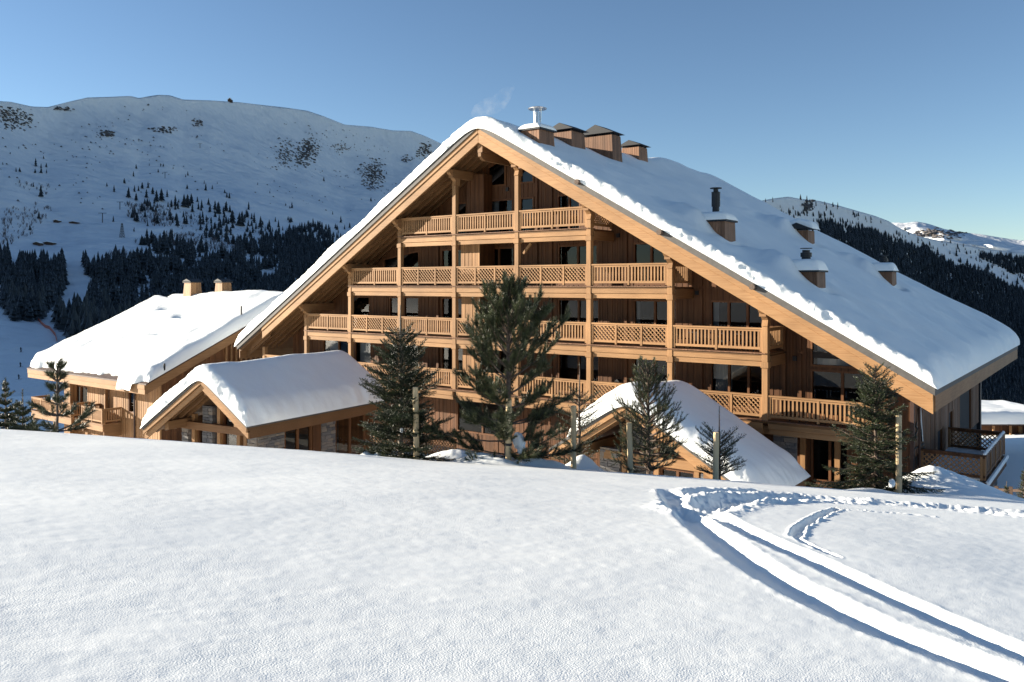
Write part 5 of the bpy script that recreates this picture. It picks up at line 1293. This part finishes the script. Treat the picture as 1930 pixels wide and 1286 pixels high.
pine('pine_tree', 'tallest bushy long needled pine in the middle of the row', 958, 878, 20.6, pxm(350, 20.6), pxm(136, 20.6), 2, nb=6, pts_r=[.95, 1.0, .75, .88, .36, .16], nper=400, nsub=17, whorl=.40, ln_=.11)
spruce('spruce_tree', 'thin dark spruce with snow on its boughs behind the stake right of the pine', 1092, 868, 23.0, pxm(185, 23), pxm(72, 23), 3, nb=5, whorl=.3, lead=.3, droop=.0, nper=100)
pine('pine_tree', 'slender ragged pine in front of the right pavilion gable', 1222, 893, 21.5, pxm(208, 21.5), pxm(66, 21.5), 4, nb=6, whorl=.2, ln_=.07, pts_r=[.9, 1.05, 1.0, .75, .5, .3], upang=.8, low=.04, nsub=12)
spruce('spruce_tree', 'smallest young spruce with a thin bare top beside a stake', 1356, 906, 20.8, pxm(140, 20.8), pxm(58, 20.8), 5, lead=.42, nb=6, whorl=.17, droop=-.1, nper=110)
spruce('spruce_tree', 'dense blue grey spruce in front of the right end of the chalet', 1650, 932, 21.8, pxm(243, 21.8), pxm(104, 21.8), 6, lead=.03, nb=9, whorl=.24, shape=.75, droop=.2, nper=190)
pine('pine_tree', 'young pine with a tall brush top in front of the annex balconies', 108, 832, 19.5, pxm(140, 19.5), pxm(66, 19.5), 7, nb=5, whorl=.36, ln_=.13, wd=.011, pts_r=[1.15, .95, .45, .14, .12, .1], upang=.7, low=.0, nper=380)
spruce('spruce_tree', 'dark spruce rising from behind the crest at the left edge', 10, 824, 42, pxm(112, 42), pxm(60, 42), 8, lead=.05, nb=8, whorl=.42, nper=70, wd=.03, ln_=.12)
spruce('spruce_tree', 'shorter dark spruce next to the one at the left edge', 42, 826, 40, pxm(92, 40), pxm(56, 40), 9, lead=.12, nb=8, whorl=.4, nper=70, wd=.03, ln_=.12)
spruce('spruce_sapling', 'rusty little sapling by the fence at the right edge', 1897, 950, 27.5, .75, .28, 12, nb=5, whorl=.12, nper=120, cat='sapling', leaf='spruce_needles')
spruce('spruce_sapling', 'dark sapling cut off by the right frame edge', 1930, 945, 27, 1.1, .5, 13, nb=6, whorl=.14, nper=120, cat='sapling')
# stakes
for px, y0, y1, dep, tilt, lab in ((783, 730, 866, 20.5, -.03, 'pale round stake in front of the tall spruce'), (959, 752, 880, 19.9, .015, 'stake tied to the big pine, darker at its foot'), (1081, 765, 868, 21, .0, 'stake right of the big pine'),
                                   (1186, 797, 886, 20.8, -.04, 'leaning stake left of the ragged pine'), (1350, 815, 902, 20.3, .02, 'stake in front of the smallest spruce'), (1694, 782, 928, 21.2, .0, 'yellowish stake beside the dense right hand spruce')):
    lx_ = (px-CX)/F*dep; top = atd(px, y0, dep); bz = min(terz(lx_, dep), atd(px, y1, dep)[2])-.3; t_ = thing('tree_stake', lab, 'stake', (top[0], top[1], bz)); h_ = top[2]-bz
    MB().tube([(-CC*tilt, -SS*tilt, 0), (-CC*tilt*.5, -SS*tilt*.5, h_*.5), (0, 0, h_-.02), (0, 0, h_)], [.075, .072, .07, .06], 12).build('pole', 'stake_wood', t_, local=True)
    if px in (959, 783): MB().tube([(0, 0, h_*.42), (0, 0, h_*.45)], .082, 12).build('tie', 'black', t_, local=True)
# clumps of snow caught in boughs
def clump(px, py, dep, r, lab, seed):
    rg = np.random.default_rng(seed); n1, n2 = 14, 10; v = []; 
    U, Wv = np.meshgrid(np.linspace(0, 2*math.pi, n1), np.linspace(0, math.pi, n2)); rad = r*(1+.5*fbm(U*1.3+seed, Wv*1.6, seed, 3)); rad[:, -1] = rad[:, 0]
    V = np.stack([rad*np.cos(U)*np.sin(Wv)*.8, rad*np.sin(U)*np.sin(Wv)*.8, rad*np.cos(Wv)], -1).reshape(-1, 3)
    o = npmesh('snow_clump', V, gridfaces(n2, n1), 'snow_roof', loc=atd(px, py, dep)); tag(o, lab, 'snow')
clump(978, 832, 20.3, .20, 'big lump of snow hanging beside the pine stake', 1); clump(983, 846, 20.3, .13, 'smaller lump just below the big lump of snow', 2)
clump(1681, 911, 21.0, .10, 'round ball of snow beside the yellowish stake', 3); clump(757, 811, 20.7, .06, 'tiny tuft of snow on the tall spruce', 5)

# smoke drifting from behind the ridge
m = bpy.data.materials.new('smoke'); m.use_nodes = True; t = m.node_tree; t.nodes.clear(); MATS['smoke'] = m; L = t.links
out = nd(t, 'ShaderNodeOutputMaterial'); pv = nd(t, 'ShaderNodeVolumePrincipled'); pv.inputs['Color'].default_value = (.95, .95, .95, 1)
tc = nd(t, 'ShaderNodeTexCoord'); n = nd(t, 'ShaderNodeTexNoise'); n.inputs['Scale'].default_value = 1.1; n.inputs['Detail'].default_value = 4
L.new(tc.outputs['Object'], n.inputs['Vector']); mr = nd(t, 'ShaderNodeMapRange'); mr.inputs['From Min'].default_value = .42; mr.inputs['From Max'].default_value = .75; mr.inputs['To Min'].default_value = 0; mr.inputs['To Max'].default_value = .35
L.new(n.outputs['Fac'], mr.inputs[0]); L.new(mr.outputs[0], pv.inputs['Density']); L.new(pv.outputs[0], out.inputs['Volume'])
a = Vector(atd(888, 224, 62)); b_ = Vector(atd(968, 168, 62)); mb = MB()
mb.tube([a.lerp(b_, k/6)+Vector((0, 0, .25*math.sin(k*1.3)))-a for k in range(7)], [.25, .5, .65, .7, .65, .5, .2], 12); o = mb.build('smoke', 'smoke'); o.location = a; o['kind'] = 'stuff'
